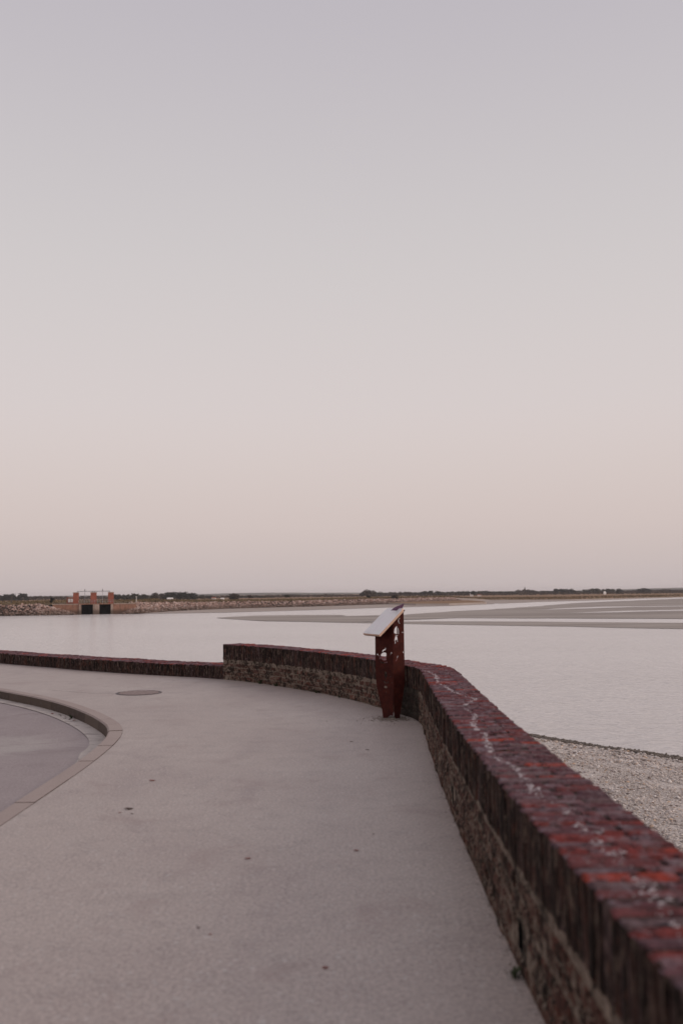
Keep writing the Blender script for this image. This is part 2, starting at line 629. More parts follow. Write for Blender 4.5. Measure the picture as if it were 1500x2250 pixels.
KERB = [(-17, 28.5), (-12, 23), (-8.6, 19.05), (-6.6, 16.62), (-5.89, 15.83), (-5.46, 15.34), (-4.96, 14.78), (-4.49, 14.18), (-4.02, 13.5), (-3.50, 12.62), (-3.15, 11.93),
        (-2.90, 11.34), (-2.745, 10.75), (-2.66, 10.13), (-2.61, 9.4), (-2.585, 8.6), (-2.58, 7.6), (-2.58, 6.5), (-2.58, 4), (-2.58, 0), (-2.58, -6)]
kp = catmull(KERB, .05)
KW = .17


def kerb_off(s, t):         # positive t: towards the walkway
    d = kp.tan(s)
    return kp.at(s) + Vector((-d.y, d.x)) * t


def road_z(y):
    return float(np.interp(y, [6, 9.3, 10.9, 30], [-.016, -.03, -.145, -.145]))


n_k = 150
ks = np.linspace(0, kp.len, n_k)
edge_k = [kerb_off(s, KW + .003) for s in ks]
edge_w = [wp.off(s, .06) for s in np.linspace(wp.len, 0, 170)]
poly('walkway', [(p.x, p.y, 0) for p in edge_k] + [(p.x, p.y, 0) for p in reversed(edge_w)], M['asphalt'], kind='structure')

# road: a grid that rises to meet the dropped kerb
vs, fs = [], []
nx = 14
for s in ks:
    e = kerb_off(s, .03)
    for i in range(nx):
        k = (i / (nx - 1)) ** 1.6
        x = e.x + (-26 - e.x) * k
        vs.append((x, e.y, road_z(e.y) + (-.02 if i else 0) * min(1, k * 6)))
for j in range(n_k - 1):
    for i in range(nx - 1):
        a = j * nx + i
        fs.append((a, a + nx, a + nx + 1, a + 1)[::-1])
link('road', mesh_of('road', vs, fs, M['road']), kind='structure')

# gutter between kerb and road
vs, fs = [], []
for s in ks:
    p = kp.at(s)
    wd = float(np.interp(p.y, [9.0, 9.9, 11, 30], [.004, .17, .21, .22]))
    for t_ in (.02, -wd):
        q = kerb_off(s, t_)
        vs.append((q.x, q.y, road_z(q.y) + .006))
for j in range(n_k - 1):
    a = 2 * j
    fs.append((a, a + 2, a + 3, a + 1)[::-1])
link('gutter', mesh_of('gutter', vs, fs, M['gutter']), kind='structure')

kerb = link('kerb', None, kind='structure')
s = .02
rk = random.Random(3)
while s < kp.len - .9:
    y = kp.at(s).y
    ln = (.52 if 10 < y < 12.2 else .86) + rk.uniform(-.03, .03)
    nseg = 5
    vs, fs = [], []
    dz = rk.uniform(-.003, .003)
    for i in range(nseg + 1):
        si = s + .004 + (ln - .008) * i / nseg
        a, b, c = kerb_off(si, 0), kerb_off(si, .018), kerb_off(si, KW)
        zt = .005 + dz
        vs += [(a.x, a.y, -.3), (a.x, a.y, zt - .018), (b.x, b.y, zt), (c.x, c.y, zt), (c.x, c.y, -.3)]
    for i in range(nseg):
        o = i * 5
        for k in range(4):
            fs.append((o + k, o + k + 1, o + k + 6, o + k + 5)[::-1])
    fs.append((0, 1, 2, 3, 4)[::-1])
    e = nseg * 5
    fs.append((e, e + 1, e + 2, e + 3, e + 4))
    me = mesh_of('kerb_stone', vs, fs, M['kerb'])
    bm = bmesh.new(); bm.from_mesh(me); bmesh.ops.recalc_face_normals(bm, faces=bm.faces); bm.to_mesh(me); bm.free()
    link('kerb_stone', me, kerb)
    s += ln

# ground under and behind everything built on the quay
poly('ground', [(p.x, p.y, -.32) for p in [wp.off(q, .2) for q in np.linspace(0, wp.len, 60)]] + [(-90, 70, -.32), (-90, -60, -.32), (.7, -60, -.32)], M['earth'], kind='structure')


# ------------------------------------------------------------------ brick walls
def brick_mesh(name, lx, ly, lz, seed, mat_, bev=.009):
    """box with chamfered, knocked-about edges; x along the wall, y into it, z up; origin at the bottom front centre"""
    r = random.Random(seed)
    bm = bmesh.new()
    bmesh.ops.create_cube(bm, size=1)
    for v in bm.verts:
        v.co = Vector((v.co.x * lx, (v.co.y + .5) * ly, (v.co.z + .5) * lz))
    bmesh.ops.bevel(bm, geom=bm.edges[:], offset=bev, segments=1, affect='EDGES')
    for v in bm.verts:
        v.co += Vector((r.uniform(-1, 1) * .003, r.uniform(-1, 1) * .0055, r.uniform(-1, 1) * .0045))
    me = bpy.data.meshes.new(name)
    bm.to_mesh(me)
    bm.free()
    me.materials.append(mat_)
    return me


def arrays(me):
    v = np.empty(len(me.vertices) * 3, np.float32)
    me.vertices.foreach_get('co', v)
    return v.reshape(-1, 3), [tuple(p.vertices) for p in me.polygons]


def place(path, s, t, z, rnd_, tilt=.02):
    p = path.off(s, t)
    d = path.tan(s)
    return Matrix.Translation((p.x, p.y, z)) @ Matrix.Rotation(math.atan2(d.y, d.x) + math.pi, 4, 'Z') @ \
        Matrix.Rotation(rnd_.uniform(-tilt, tilt), 4, 'Z') @ Matrix.Rotation(rnd_.uniform(-tilt, tilt) * .5, 4, 'X')


def emit(name, items, parent, limit, stuff_name):
    """items: (priority, mesh, matrix); the first `limit` by priority become parts, the rest one joined part"""
    items.sort(key=lambda q: q[0])
    for pr, me, mx in items[:limit]:
        o = link(name, me, parent)
        o.matrix_local = mx
    rest = items[limit:]
    if rest:
        V, F, base = [], [], 0
        cache = {}
        for pr, me, mx in rest:
            if me.name not in cache:
                cache[me.name] = arrays(me)
            v, f = cache[me.name]
            m3 = np.array(mx)
            V.append(v @ m3[:3, :3].T + m3[:3, 3])
            F += [tuple(i + base for i in q) for q in f]
            base += len(v)
        me = bpy.data.meshes.new(stuff_name)
        me.from_pydata(np.concatenate(V).tolist(), [], F)
        me.materials.append(items[0][1].materials[0])
        link(stuff_name, me, parent, kind='stuff')


def seen(p, z):
    """order of apparent size: near first, behind the picture's edge last"""
    if p.y < 1.6 or p.x > .45 * p.y + .35:
        return 1000 - p.y
    return math.hypot(p.x, p.y)


wall = thing('brick_wall', 'waist-high dark red brick wall curving along the walkway, with a cracked purple-red coping', 'wall')
SOLD = .285
rb = random.Random(11)
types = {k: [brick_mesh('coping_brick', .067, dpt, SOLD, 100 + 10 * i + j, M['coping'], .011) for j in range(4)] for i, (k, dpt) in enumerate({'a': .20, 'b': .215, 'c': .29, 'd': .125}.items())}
items = []
pitch = .0765
s = .1
k = 0
while s < S_END - .03:
    zt = top_z(s)
    for typ, t in ((('a', 0), ('b', .209)) if k % 2 == 0 else (('c', 0), ('d', .298))):
        mx = place(wp, s, t + rb.uniform(-.006, .006), zt - SOLD + rb.uniform(-.002, .007), rb)
        items.append((seen(wp.at(s), zt), rb.choice(types[typ]), mx))
    s += pitch
    k += 1
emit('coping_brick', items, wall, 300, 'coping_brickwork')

WEEP = [(9.55, 1), (6.66, 1), (3.98, 1)]            # (y along the wall, course)
fb = [brick_mesh('brick', .222, .10, .067, 300 + j, M['face'], .010) for j in range(8)]
hb = [brick_mesh('brick', .105, .10, .067, 330 + j, M['face'], .010) for j in range(3)]
items = []
course = .0785
weep_s = [wp.s_at_y(y) for y, c in WEEP]
for c in range(-1, 5):
    s = .1 + (.117 if c % 2 else 0)
    while s < S_END - .14:
        z = .012 + c * course
        if c >= 0 and z + .07 > top_z(s) - SOLD + .012:
            s += .234
            continue
        cut = [ws for ws, (y, wc) in zip(weep_s, WEEP) if wc in (c, c - 1) and abs(ws - s) < .17]
        if not cut:
            mx = place(wp, s, rb.uniform(-.005, .005), z + rb.uniform(-.003, .003), rb, .012)
            items.append(((seen(wp.at(s), z) if c >= 0 else 2000), rb.choice(fb), mx))
        s += .234 + rb.uniform(-.004, .004)
emit('brick', items, wall, 300, 'brickwork')

# mortar core, recessed a few millimetres, with pockets at the weep holes
mb = MB()
up = MB()
wh = MB()
cs = sorted(set(list(np.arange(.05, S_END - .01, .12)) + [q for ws in weep_s for q in (ws - .05, ws + .05)] + [S_END - .008]))
rows = [-.32, .012 + course * 1.0, .012 + course * 2.6]
for i in range(len(cs) - 1):
    a, b = cs[i], cs[i + 1]
    hole = any(ws - .051 < (a + b) / 2 < ws + .051 for ws in weep_s)
    za, zb = top_z(a) - .006, top_z(b) - .006
    fa, fb_ = wp.off(a, .007), wp.off(b, .007)
    ba, bb = wp.off(a, T_HI - .008), wp.off(b, T_HI - .008)
    zs = [(rows[0], rows[0]), (rows[1], rows[1]), (rows[2], rows[2]), (za - SOLD + .02, zb - SOLD + .02), (za, zb)]
    for r_ in range(4):
        (z0a, z0b), (z1a, z1b) = zs[r_], zs[r_ + 1]
        if hole and r_ == 1:
            ia, ib = wp.off(a, .14), wp.off(b, .14)
            A = [(fa.x, fa.y, z0a), (fb_.x, fb_.y, z0b), (fb_.x, fb_.y, z1b), (fa.x, fa.y, z1a)]
            B = [(ia.x, ia.y, z0a), (ib.x, ib.y, z0b), (ib.x, ib.y, z1b), (ia.x, ia.y, z1a)]
            wh.add(A + B, [(4, 5, 6, 7)] + [(q, (q + 1) % 4, 4 + (q + 1) % 4, 4 + q) for q in range(4)])
        else:
            (up if r_ == 3 else mb).add([(fa.x, fa.y, z0a), (fb_.x, fb_.y, z0b), (fb_.x, fb_.y, z1b), (fa.x, fa.y, z1a)], [(0, 1, 2, 3)])
    up.add([(fa.x, fa.y, za), (fb_.x, fb_.y, zb), (bb.x, bb.y, zb), (ba.x, ba.y, za)], [(0, 1, 2, 3)])
    mb.add([(ba.x, ba.y, za), (bb.x, bb.y, zb), (bb.x, bb.y, -.32), (ba.x, ba.y, -.32)], [(0, 1, 2, 3)])
a = cs[-1]
fa, ba = wp.off(a, .007), wp.off(a, T_HI - .008)
za = top_z(a) - .006
mb.add([(fa.x, fa.y, -.32), (fa.x, fa.y, za), (ba.x, ba.y, za), (ba.x, ba.y, -.32)], [(0, 1, 2, 3)])
mb.build('mortar_core', M['mortar'], wall)
up.build('mortar_bed', M['darkmortar'], wall)
wh.build('weep_hole', M['dark'], wall)

# bricks closing the far end of the wall, short courses with dark headers
items = []
d_end = wp.tan(S_END - .02)
for c in range(0, 9):
    for j, (t, me) in enumerate((((.11, fb[c % 8]), (.34, hb[c % 3])) if c % 2 else ((.06, hb[c % 3]), (.29, fb[c % 8])))):
        p = wp.off(S_END, t)
        mx = Matrix.Translation((p.x, p.y, .012 + c * .071)) @ Matrix.Rotation(math.atan2(d_end.y, d_end.x) + math.pi / 2, 4, 'Z') @ Matrix.Translation((0, -.003, 0))
        items.append((c, me, mx))
emit('end_brick', items, wall, 300, 'end_brickwork')

# pale crust that wanders along the coping
CRACK = [(1.0, 10.9), (1.02, 10.2), (.95, 9.3), (.98, 8.8), (1.02, 8.2), (1.09, 7.92), (1.13, 7.83), (1.03, 7.58), (.94, 7.24), (.95, 6.97), (.97, 6.79), (.89, 6.39), (.87, 6.12), (.89, 5.83),
         (.85, 5.53), (.82, 5.19), (.82, 5.0), (.87, 4.72), (.86, 4.39), (.84, 4.06), (.90, 3.79), (.88, 3.55), (.91, 3.45), (.885, 3.23), (.92, 3.14), (.875, 2.93), (.89, 2.8), (.88, 2.69), (.87, 2.6),
         (.88, 2.5), (.88, 2.3), (.90, 2.0)]
mb = MB()
rc = random.Random(5)
for i in range(len(CRACK) - 1):
    a, b = Vector(CRACK[i]), Vector(CRACK[i + 1])
    nseg = max(2, int((b - a).length / .0042))
    heavy = mnoise.noise(Vector((i * .7, 3.1, 0))) * .5 + .6
    for k in range(nseg):
        if rc.random() > .25 + .55 * heavy:
            continue
        near = float(np.interp(a.y, [3.6, 5.2], [1, 0]))
        if rc.random() < near * (.55 + .9 * mnoise.noise(Vector((a.x * 3, (a.y + (b.y - a.y) * k / nseg) * 4.5, 9)))):
            continue
        sg = .007 + .006 * heavy + .012 * near
        c = a.lerp(b, (k + rc.random()) / nseg) + Vector((rc.gauss(0, sg), rc.gauss(0, sg)))
        rad = (.0016 + .0075 * rc.random() ** 2.5) * (.6 + .6 * heavy)
        z = top_z(wp.s_at_y(c.y)) + .0045
        m_ = 7
        ang0 = rc.random() * 6
        vs = [(c.x, c.y, z + .0015)]
        for q in range(m_):
            rr = rad * rc.uniform(.55, 1.3)
            vs.append((c.x + 1.5 * rr * math.cos(ang0 + q * 6.283 / m_), c.y + rr * .8 * math.sin(ang0 + q * 6.283 / m_), z - .004))
        mb.add(vs, [(0, 1 + q, 1 + (q + 1) % m_) for q in range(m_)])
mb.build('mortar_crust', M['crust'], wall, kind='stuff')

# the low wall that carries on to the left
low = thing('brick_wall', 'low knee-high brick wall running left from the end of the taller wall', 'wall')
LO_H = .245
lt = [brick_mesh('coping_brick', .069, .215, .235, 500 + j, M['coping'], .011) for j in range(5)]
items, rest = [], []
s = S_END + .05
k = 0
while s < wp.len - .1:
    zt = LO_H + .02 * mnoise.noise(Vector((s * .6, 0, 0)))
    for j, t in enumerate((0, .228, .456)):
        mx = place(wp, s, t + rb.uniform(-.006, .006), zt - .235 + rb.uniform(-.002, .008), rb)
        items.append((s + 20 * j * (1 if j else 0), rb.choice(lt), mx))
    s += pitch
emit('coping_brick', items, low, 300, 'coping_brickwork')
mb = MB()
for s in np.arange(S_END, wp.len - .1, .12):
    a, b = s, s + .12
    fa, fb_, ba, bb = wp.off(a, .007), wp.off(b, .007), wp.off(a, T_LO - .04), wp.off(b, T_LO - .04)
    z = LO_H - .012
    mb.add([(fa.x, fa.y, -.32), (fb_.x, fb_.y, -.32), (fb_.x, fb_.y, z), (fa.x, fa.y, z), (ba.x, ba.y, -.32), (bb.x, bb.y, -.32), (bb.x, bb.y, z), (ba.x, ba.y, z)],
           [(0, 1, 2, 3), (3, 2, 6, 7), (7, 6, 5, 4)])
mb.build('mortar_core', M['darkmortar'], low)

# the quay wall under both, down to the shore
mb = MB()
for s in np.arange(.05, wp.len - .3, .25):
    a, b = s, s + .25
    t0, t1 = .03, (T_HI if s < S_END else T_LO) - .012
    fa, fb_, ba, bb = wp.off(a, t0), wp.off(b, t0), wp.off(a, t1), wp.off(b, t1)
    mb.add([(ba.x, ba.y, -.3), (bb.x, bb.y, -.3), (bb.x, bb.y, -5), (ba.x, ba.y, -5), (fa.x, fa.y, -.3), (fb_.x, fb_.y, -.3)], [(0, 1, 2, 3), (4, 5, 1, 0)])
q = mb.build('quay_wall', M['mortar'])
q['label'] = 'rough masonry quay wall dropping from the brick wall to the shingle'
q['category'] = 'wall'

# ------------------------------------------------------------------ water, shore, far banks
W = -3.4
poly('water', [(-9000, -300), (9000, -300), (9000, 1500), (-9000, 1500)], M['water'], W, kind='structure')
poly('seabed', [(-9000, -400), (9000, -400), (9000, 9000), (-9000, 9000)], M['seabed'], -6.2, kind='structure')

sn = Vector((.789, .613))
sd0 = sn.dot(Vector((9.03, 28.7)))


def beach_z(x, y):
    d = sd0 - sn.dot(Vector((x, y))) + .5 * mnoise.noise(Vector((x * .25, y * .25, 1)))
    z = W + .082 * d + .05 * mnoise.noise(Vector((x * .8, y * .8, 3)))
    if 0 < d < 1.3:
        z += .06 * math.sin(d / 1.3 * math.pi)
    return z, d


st = Vector((sn.y, -sn.x))
vs, fs = [], []
nu, nv = 90, 46
org = Vector((9.03, 28.7))
for i in range(nu):
    for j in range(nv):
        u = -45 + 110 * i / (nu - 1)
        v = 25 - 45 * j / (nv - 1)
        p = org + st * u - sn * v
        z, d = beach_z(p.x, p.y)
        vs.append((p.x, p.y, max(z, -5.5)))
for i in range(nu - 1):
    for j in range(nv - 1):
        a = i * nv + j
        cpt = vs[a]
        sp = Vector((cpt[0], cpt[1]))
        if cpt[1] < 30 and cpt[0] < float(np.interp(cpt[1], wp.y, wp.x)) - 1.0:
            continue
        fs.append((a, a + 1, a + nv + 1, a + nv))
bo = mesh_of('beach', vs, fs, M['beach'], True)
bm = bmesh.new(); bm.from_mesh(bo); bmesh.ops.recalc_face_normals(bm, faces=bm.faces)
if sum(f.normal.z for f in bm.faces) < 0:
    bmesh.ops.reverse_faces(bm, faces=bm.faces)
bm.to_mesh(bo); bm.free()
link('beach', bo, kind='structure')

OCT = np.array([(1, 0, 0), (-1, 0, 0), (0, 1, 0), (0, -1, 0), (0, 0, 1), (0, 0, -1), (.62, .62, .5), (-.62, .62, .5), (-.62, -.62, .5), (.62, -.62, .5)], np.float32)
OCTF = np.array([(4, 6, 7), (4, 7, 8), (4, 8, 9), (4, 9, 6), (6, 0, 2), (6, 2, 7), (7, 2, 1), (7, 1, 8), (8, 1, 3), (8, 3, 9), (9, 3, 0), (9, 0, 6)], np.int64)


def scatter(name, pts, sizes, mat_, flat=.6, jitter=.22, **props):
    n_ = len(pts)
    rs = np.random.RandomState(len(name) + n_)
    ang = rs.rand(n_) * 6.283
    v = OCT[None] * (1 + jitter * rs.randn(n_, len(OCT), 3))
    v = v * sizes[:, None, None] * np.stack([rs.uniform(.7, 1.35, n_), rs.uniform(.7, 1.1, n_), np.full(n_, flat) * rs.uniform(.7, 1.3, n_)], 1)[:, None, :]
    tl = rs.uniform(-.35, .35, n_)
    cx, sx = np.cos(tl)[:, None], np.sin(tl)[:, None]
    y0, z0 = v[..., 1].copy(), v[..., 2].copy()
    v[..., 1], v[..., 2] = cx * y0 - sx * z0, sx * y0 + cx * z0
    ca, sa = np.cos(ang)[:, None], np.sin(ang)[:, None]
    x0, y0 = v[..., 0].copy(), v[..., 1].copy()
    v[..., 0], v[..., 1] = ca * x0 - sa * y0, sa * x0 + ca * y0
    v = (v + np.asarray(pts)[:, None, :]).reshape(-1, 3)
    f = (OCTF[None] + (np.arange(n_) * len(OCT))[:, None, None]).reshape(-1, 3)
    me = bpy.data.meshes.new(name)
    me.vertices.add(len(v))
    me.vertices.foreach_set('co', v.astype(np.float32).ravel())
    me.loops.add(len(f) * 3)
    me.loops.foreach_set('vertex_index', f.ravel().astype(np.int32))
    me.polygons.add(len(f))
    me.polygons.foreach_set('loop_start', np.arange(0, len(f) * 3, 3, dtype=np.int32))
    me.materials.append(mat_)
    me.update(calc_edges=True)
    me.validate()
    return link(name, me, kind='stuff', **props)


pts, sz = [], []
rs = np.random.RandomState(4)
while len(pts) < 52000:
    x, y = rs.uniform(1.4, 15), rs.uniform(4, 37)
    if x > .40 * y + 3.4 or x < .16 * y - .6:
        continue
    z, d = beach_z(x, y)
    if d < .35 or x < 1.45:
        continue
    r = .011 + .026 * rs.rand() ** 2.4 + (.028 if rs.rand() < .03 else 0)
    pts.append((x, y, z + r * .2))
    sz.append(r * (1 + .5 * (d < 3)))
scatter('shingle', np.array(pts), np.array(sz), M['pebble'])
pts, sz = [], []
while len(pts) < 5200:
    u, v = rs.uniform(-9, 9), rs.rand() ** 1.4 * .95 - .22
    p = org + st * u - sn * v
    z, d = beach_z(p.x, p.y)
    if rs.rand() < .35 + .65 * (mnoise.noise(Vector((u * .9, v * 2, 0))) + .5):
        pts.append((p.x, p.y, z + .02))
        sz.append(.025 + .05 * rs.rand() ** 2)
scatter('wet_rubble', np.array(pts), np.array(sz), M['wetstone'], .8)


# mudflats and sandbanks across the channel; outlines in metres on the plan
def bank(name, outline, m_, z, **kw):
    """flat bank with a sloped rim running under the water"""
    o2 = []
    n_ = len(outline)
    for i in range(n_):
        a, b = Vector(outline[i]), Vector(outline[(i + 1) % n_])
        segs = max(1, min(12, int((b - a).length / 4)))
        for k in range(segs):
            q = a.lerp(b, k / segs)
            q += Vector((mnoise.noise(Vector((q.x * .12, q.y * .05, 2))), mnoise.noise(Vector((q.x * .12, q.y * .05, 7))) * 1.6)) * (1.3 if k else .5)
            o2.append(q)
    return poly(name, [(q.x, q.y, z) for q in o2], m_, kind='structure', **kw)


bankA = [(-26.8, 195.7), (-25, 204), (-20.8, 212), (-13.2, 214), (-6, 212), (-.25, 211), (1, 205), (-2.2, 199), (2, 200), (7, 203), (14, 205), (20, 222), (29.5, 240), (40, 254), (52, 277), (66, 305), (81, 342), (96, 375), (119, 410),
         (158, 466), (194, 521), (330, 700), (420, 560), (260, 300), (150, 200), (76, 157.5), (58, 157.3), (41, 166.2), (30, 172), (21.8, 176.5), (10.8, 167), (3.7, 158.5), (-4.2, 160.5), (-14, 169), (-23, 187)]
bank('sandbank', bankA, M['sandbank'], W + .05)
bankB = [(-4.2, 160.2), (3, 158.2), (9, 158), (19, 156.6), (36, 147), (51, 138), (95, 118), (150, 95), (120, 85), (80, 102), (56, 110.5), (43, 117.3), (32, 128.5), (17, 140.3), (3.6, 152.6)]
bank('sandbank', bankB, M['sandbank'], W + .035)
bank('tidal_pool', [(47.5, 238), (52, 243), (58, 253), (72, 272), (80, 281), (92, 280), (110, 283), (108, 274), (88, 271), (76, 262), (66, 254), (58, 247)], M['water'], W + .075)
bank('tidal_pool', [(49, 205), (58, 212), (70, 222), (88, 228), (100, 226), (92, 220), (76, 214), (62, 207)], M['water'], W + .075)

FOOT = [(-260, 205), (-170, 222), (-120, 231), (-88.6, 237.5), (-79, 240.5), (-55, 249), (-54.5, 262), (-51, 285), (-40.5, 318), (-25, 337), (-9.2, 353), (15, 390), (33, 425), (58, 480), (66, 500)]
CRESTZ = [-.7, -.7, -.7, -.75, -.7, -.55, -.55, -.9, -1.15, -1.3, -1.3, -1.2, -1.25, -1.35, -1.5]
mudline = [(-58, 246.5), (-52.2, 249.5), (-42, 250), (-31.8, 253.3), (-20, 266.3), (-7.3, 280.7), (15, 310), (28, 322), (41, 335), (52, 356), (57, 364)]
bank('mudflat', mudline + [(62, 372), (66, 400), (70, 430), (75, 520), (33, 440), (14, 397), (-9, 362), (-40, 326), (-53, 290), (-57, 262)], M['mud'], W + .06)
SPIT = [(28, 352), (40, 345), (50, 362), (58, 372), (60, 383), (62, 400), (64, 470), (40, 440), (20, 398)]
poly('marsh_spit', SPIT, M['marsh'], W + .75, kind='structure')
mb = MB()
for i in range(len(SPIT)):
    a, b = SPIT[i], SPIT[(i + 1) % len(SPIT)]
    mb.add([(a[0], a[1], W + .75), (b[0], b[1], W + .75), (b[0] * 1.004, b[1] - 1.5, W - .3), (a[0] * 1.004, a[1] - 1.5, W - .3)], [(0, 1, 2, 3)])
mb.build('spit_bank', M['mud'], kind='structure')

# the land behind: crest of the stone bank, grass, marsh, then level fields to the hills
crest = []
for i, (x, y) in enumerate(FOOT):
    a, b = Vector(FOOT[max(0, i - 1)]), Vector(FOOT[min(len(FOOT) - 1, i + 1)])
    d = (b - a).normalized()
    nrm = Vector((-d.y, d.x))
    c = Vector((x, y)) + nrm * 5.5
    crest.append((c.x, c.y, CRESTZ[i]))
front = crest + [(72, 505, -2.0), (83, 512, -2.85), (100, 500, -2.9), (122, 490, -2.9), (169, 540, -2.9), (207, 575, -2.9), (300, 690, -2.9), (700, 900, -2.9)]
mat_of = lambda i: 0 if i < len(crest) - 2 else 1
vs, fs, mi = [], [], []
layers = []
for i, (x, y, z) in enumerate(front):
    r = math.hypot(x, y)
    ux, uy = x / r, y / r
    zb = (.12 if i < 7 else z + .55) if i < len(crest) else -2.0
    layers.append([(x, y, z), (x + ux * 6, y + uy * 14, (z + zb) / 2 + .1), (x + ux * 12, y + uy * 45, zb), (ux * 620 + x * .1, max(uy * 620, y + 120), -2.9), (ux * 7000, uy * 7000, -3.0)])
nl = 5
for l in layers:
    vs += l
for i in range(len(layers) - 1):
    for k in range(nl - 1):
        a = i * nl + k
        fs.append((a, a + nl, a + nl + 1, a + 1))
        mi.append(0 if (i < len(crest) - 3 and k < 2) else 1)
lm = mesh_of('far_land', vs, fs, M['berm'])
lm.materials.append(M['marsh'])
lm.polygons.foreach_set('material_index', mi)
link('far_land', lm, kind='structure')
mb = MB()
for i in range(len(FOOT) - 1):
    if i == 4:
        continue
    a, b, c, d = FOOT[i], FOOT[i + 1], crest[i + 1], crest[i]
    mb.add([(a[0], a[1], W - .2), (b[0], b[1], W - .2), (c[0], c[1], c[2] - .05), (d[0], d[1], d[2] - .05)], [(0, 1, 2, 3)])
mb.build('stone_bank', M['bankearth'], kind='structure')
mb = MB()
for i in range(len(crest) - 1, len(front) - 1):
    a, b = front[i], front[i + 1]
    mb.add([(a[0], a[1], a[2]), (b[0], b[1], b[2]), (b[0] - 1, b[1] - 4, W - .3), (a[0] - 1, a[1] - 4, W - .3)], [(0, 1, 2, 3)])
mb.build('marsh_edge', M['mud'], kind='structure')
# mud between the marsh and the channel on the right
bank('mudflat', [(66, 380), (90, 425), (130, 468), (180, 545), (222, 590), (330, 740), (330, 720), (300, 705), (207, 590), (169, 556), (122, 506), (83, 530), (60, 500)], M['mud'], W + .05)

# riprap stones
pts, sz = [], []
for i in range(len(FOOT) - 1):
    if i == 4:
        continue
    a, b = Vector((*FOOT[i], W)), Vector((*FOOT[i + 1], W))
    c, d = Vector(crest[i]), Vector(crest[i + 1])
    n_ = int((b - a).length * 22 * (1 if i < 9 else .8)) if i > 1 else int((b - a).length * 9)
    for q in range(n_):
        u, v = rs.rand(), rs.rand() ** .9 * 1.04 - .02
        p = a.lerp(b, u).lerp(c.lerp(d, u), v)
        r = .22 + .30 * rs.rand() ** 1.6
        pts.append((p.x, p.y, p.z + .05))
        sz.append(r)
scatter('riprap', np.array(pts), np.array(sz), M['stone'], .85, .2)
# loose stones that run down in front of the sluice's side walls
pts, sz = [], []
for q in range(1300):
    side = -1 if rs.rand() < .62 else 1
    u = rs.rand()
    if side < 0:
        x, y = -80.5 + u * 9, 240.2 + u * 3.0
        h = max(0, 2.9 - u * 2.7)
    else:
        x, y = -55 - u * 4.5, 249.5 - u * 1.0
        h = max(0, 2.6 - u * 2.8)
    z = W + rs.rand() * h
    pts.append((x + rs.uniform(-.4, .4), y + (z - W) * 1.1 + rs.uniform(-.5, .3), z + .1))
    sz.append(.2 + .3 * rs.rand())
scatter('riprap', np.array(pts), np.array(sz), M['stone'], .85, .2)

# ------------------------------------------------------------------ the sluice
ang = math.atan2(.23, .973)
sl = thing('sluice_gate', 'brick sluice across the water with two dark openings and three red towers', 'sluice', (-67.2, 247.3, 0), ang)
DZ = -.5
mb = MB()
mb.box(-10.6, -3.3, .15, 2.4, -5, DZ - .02)
mb.build('side_wall', M['palebrick'], sl)
mb = MB()
mb.box(5.0, 11.2, .15, 2.4, -5, DZ - .02)
mb.build('side_wall', M['palebrick'], sl)
for x0, x1, y0 in ((-3.75, -3.2, -.1), (-.12, 1.52, -.2), (4.52, 5.15, -.1)):
    MB().box(x0, x1, y0, 5.2, -5, DZ - .18).build('pier', M['quoin'], sl)
MB().box(-3.9, 5.3, -.25, 5.3, DZ - .2, DZ).build('deck', M['palebrick'], sl)
MB().box(-10.7, -3.95, .05, 2.5, DZ - .22, DZ + .02).build('coping', M['quoin'], sl)
MB().box(5.35, 11.3, .05, 2.5, DZ - .22, DZ + .02).build('coping', M['quoin'], sl)
for x0, x1 in ((-3.2, -.12), (1.52, 4.52)):
    g = MB().box(x0, x1, 3.0, 3.2, -5, DZ - .2).build('gate_leaf', M['dark'], sl)
    rb_ = MB()
    for zz in (-2.7, -1.9, -1.1):
        rb_.box(x0, x1, 2.9, 3.0, zz, zz + .14)
    rb_.build('gate_rib', M['dark'], g)
for xc, wd in ((-4.65, 1.45), (-.05, 1.55), (4.5, 1.5)):
    t = MB().box(xc - wd / 2, xc + wd / 2, .6, 2.2, DZ, 2.42).build('tower', M['redbrick'], sl)
    MB().box(xc - wd / 2 - .1, xc + wd / 2 + .1, .5, 2.3, 2.42, 2.6).build('tower_cap', M['quoin'], t)
    st_ = MB()
    for q in ((-.3, .3) if wd > 1.52 else ((.35,) if xc < 0 else (-.35,))):
        st_.box(xc + q - .11, xc + q + .11, 1.1, 1.6, 2.6, 2.9)
    st_.build('beam_stub', M['metal'], t)
MB().box(-4.4, 4.2, 1.22, 1.42, 2.74, 2.93).build('gantry_beam', M['metal'], sl)
for xc in (-2.35, 2.3):
    rd = MB().tube((xc, 1.32, DZ), (xc, 1.32, 3.55), .055).build('lifting_rod', M['metal'], sl)
    MB().box(xc - .13, xc + .13, 1.2, 1.45, 2.88, 3.35).build('hoist_box', M['metal'], rd)
mb = MB()
for y_ in (.25,):
    for zz in (.1, .55):
        mb.tube((-3.9, y_, DZ + zz + .4), (5.2, y_, DZ + zz + .4), .03, 6)
    for q in range(14):
        mb.tube((-3.9 + q * .7, y_, DZ), (-3.9 + q * .7, y_, DZ + .98), .03, 6)
mb.build('handrail', M['metal'], sl)
hut = thing('hut', 'small brick hut with two white shutters beside the left tower of the sluice', 'hut', (-74.45, 251.3, -.45), ang)
mb = MB().box(-1.2, .6, 0, 2.4, 0, 1.55)
mb.build('wall', M['redbrick'], hut)
MB().box(-1.3, .7, -.15, 2.55, 1.55, 1.72).build('roof', M['tile'], hut)
for x0 in (-.82, -.12):
    MB().box(x0, x0 + .6, -.05, 0, .35, 1.3).build('shutter', M['white'], hut)


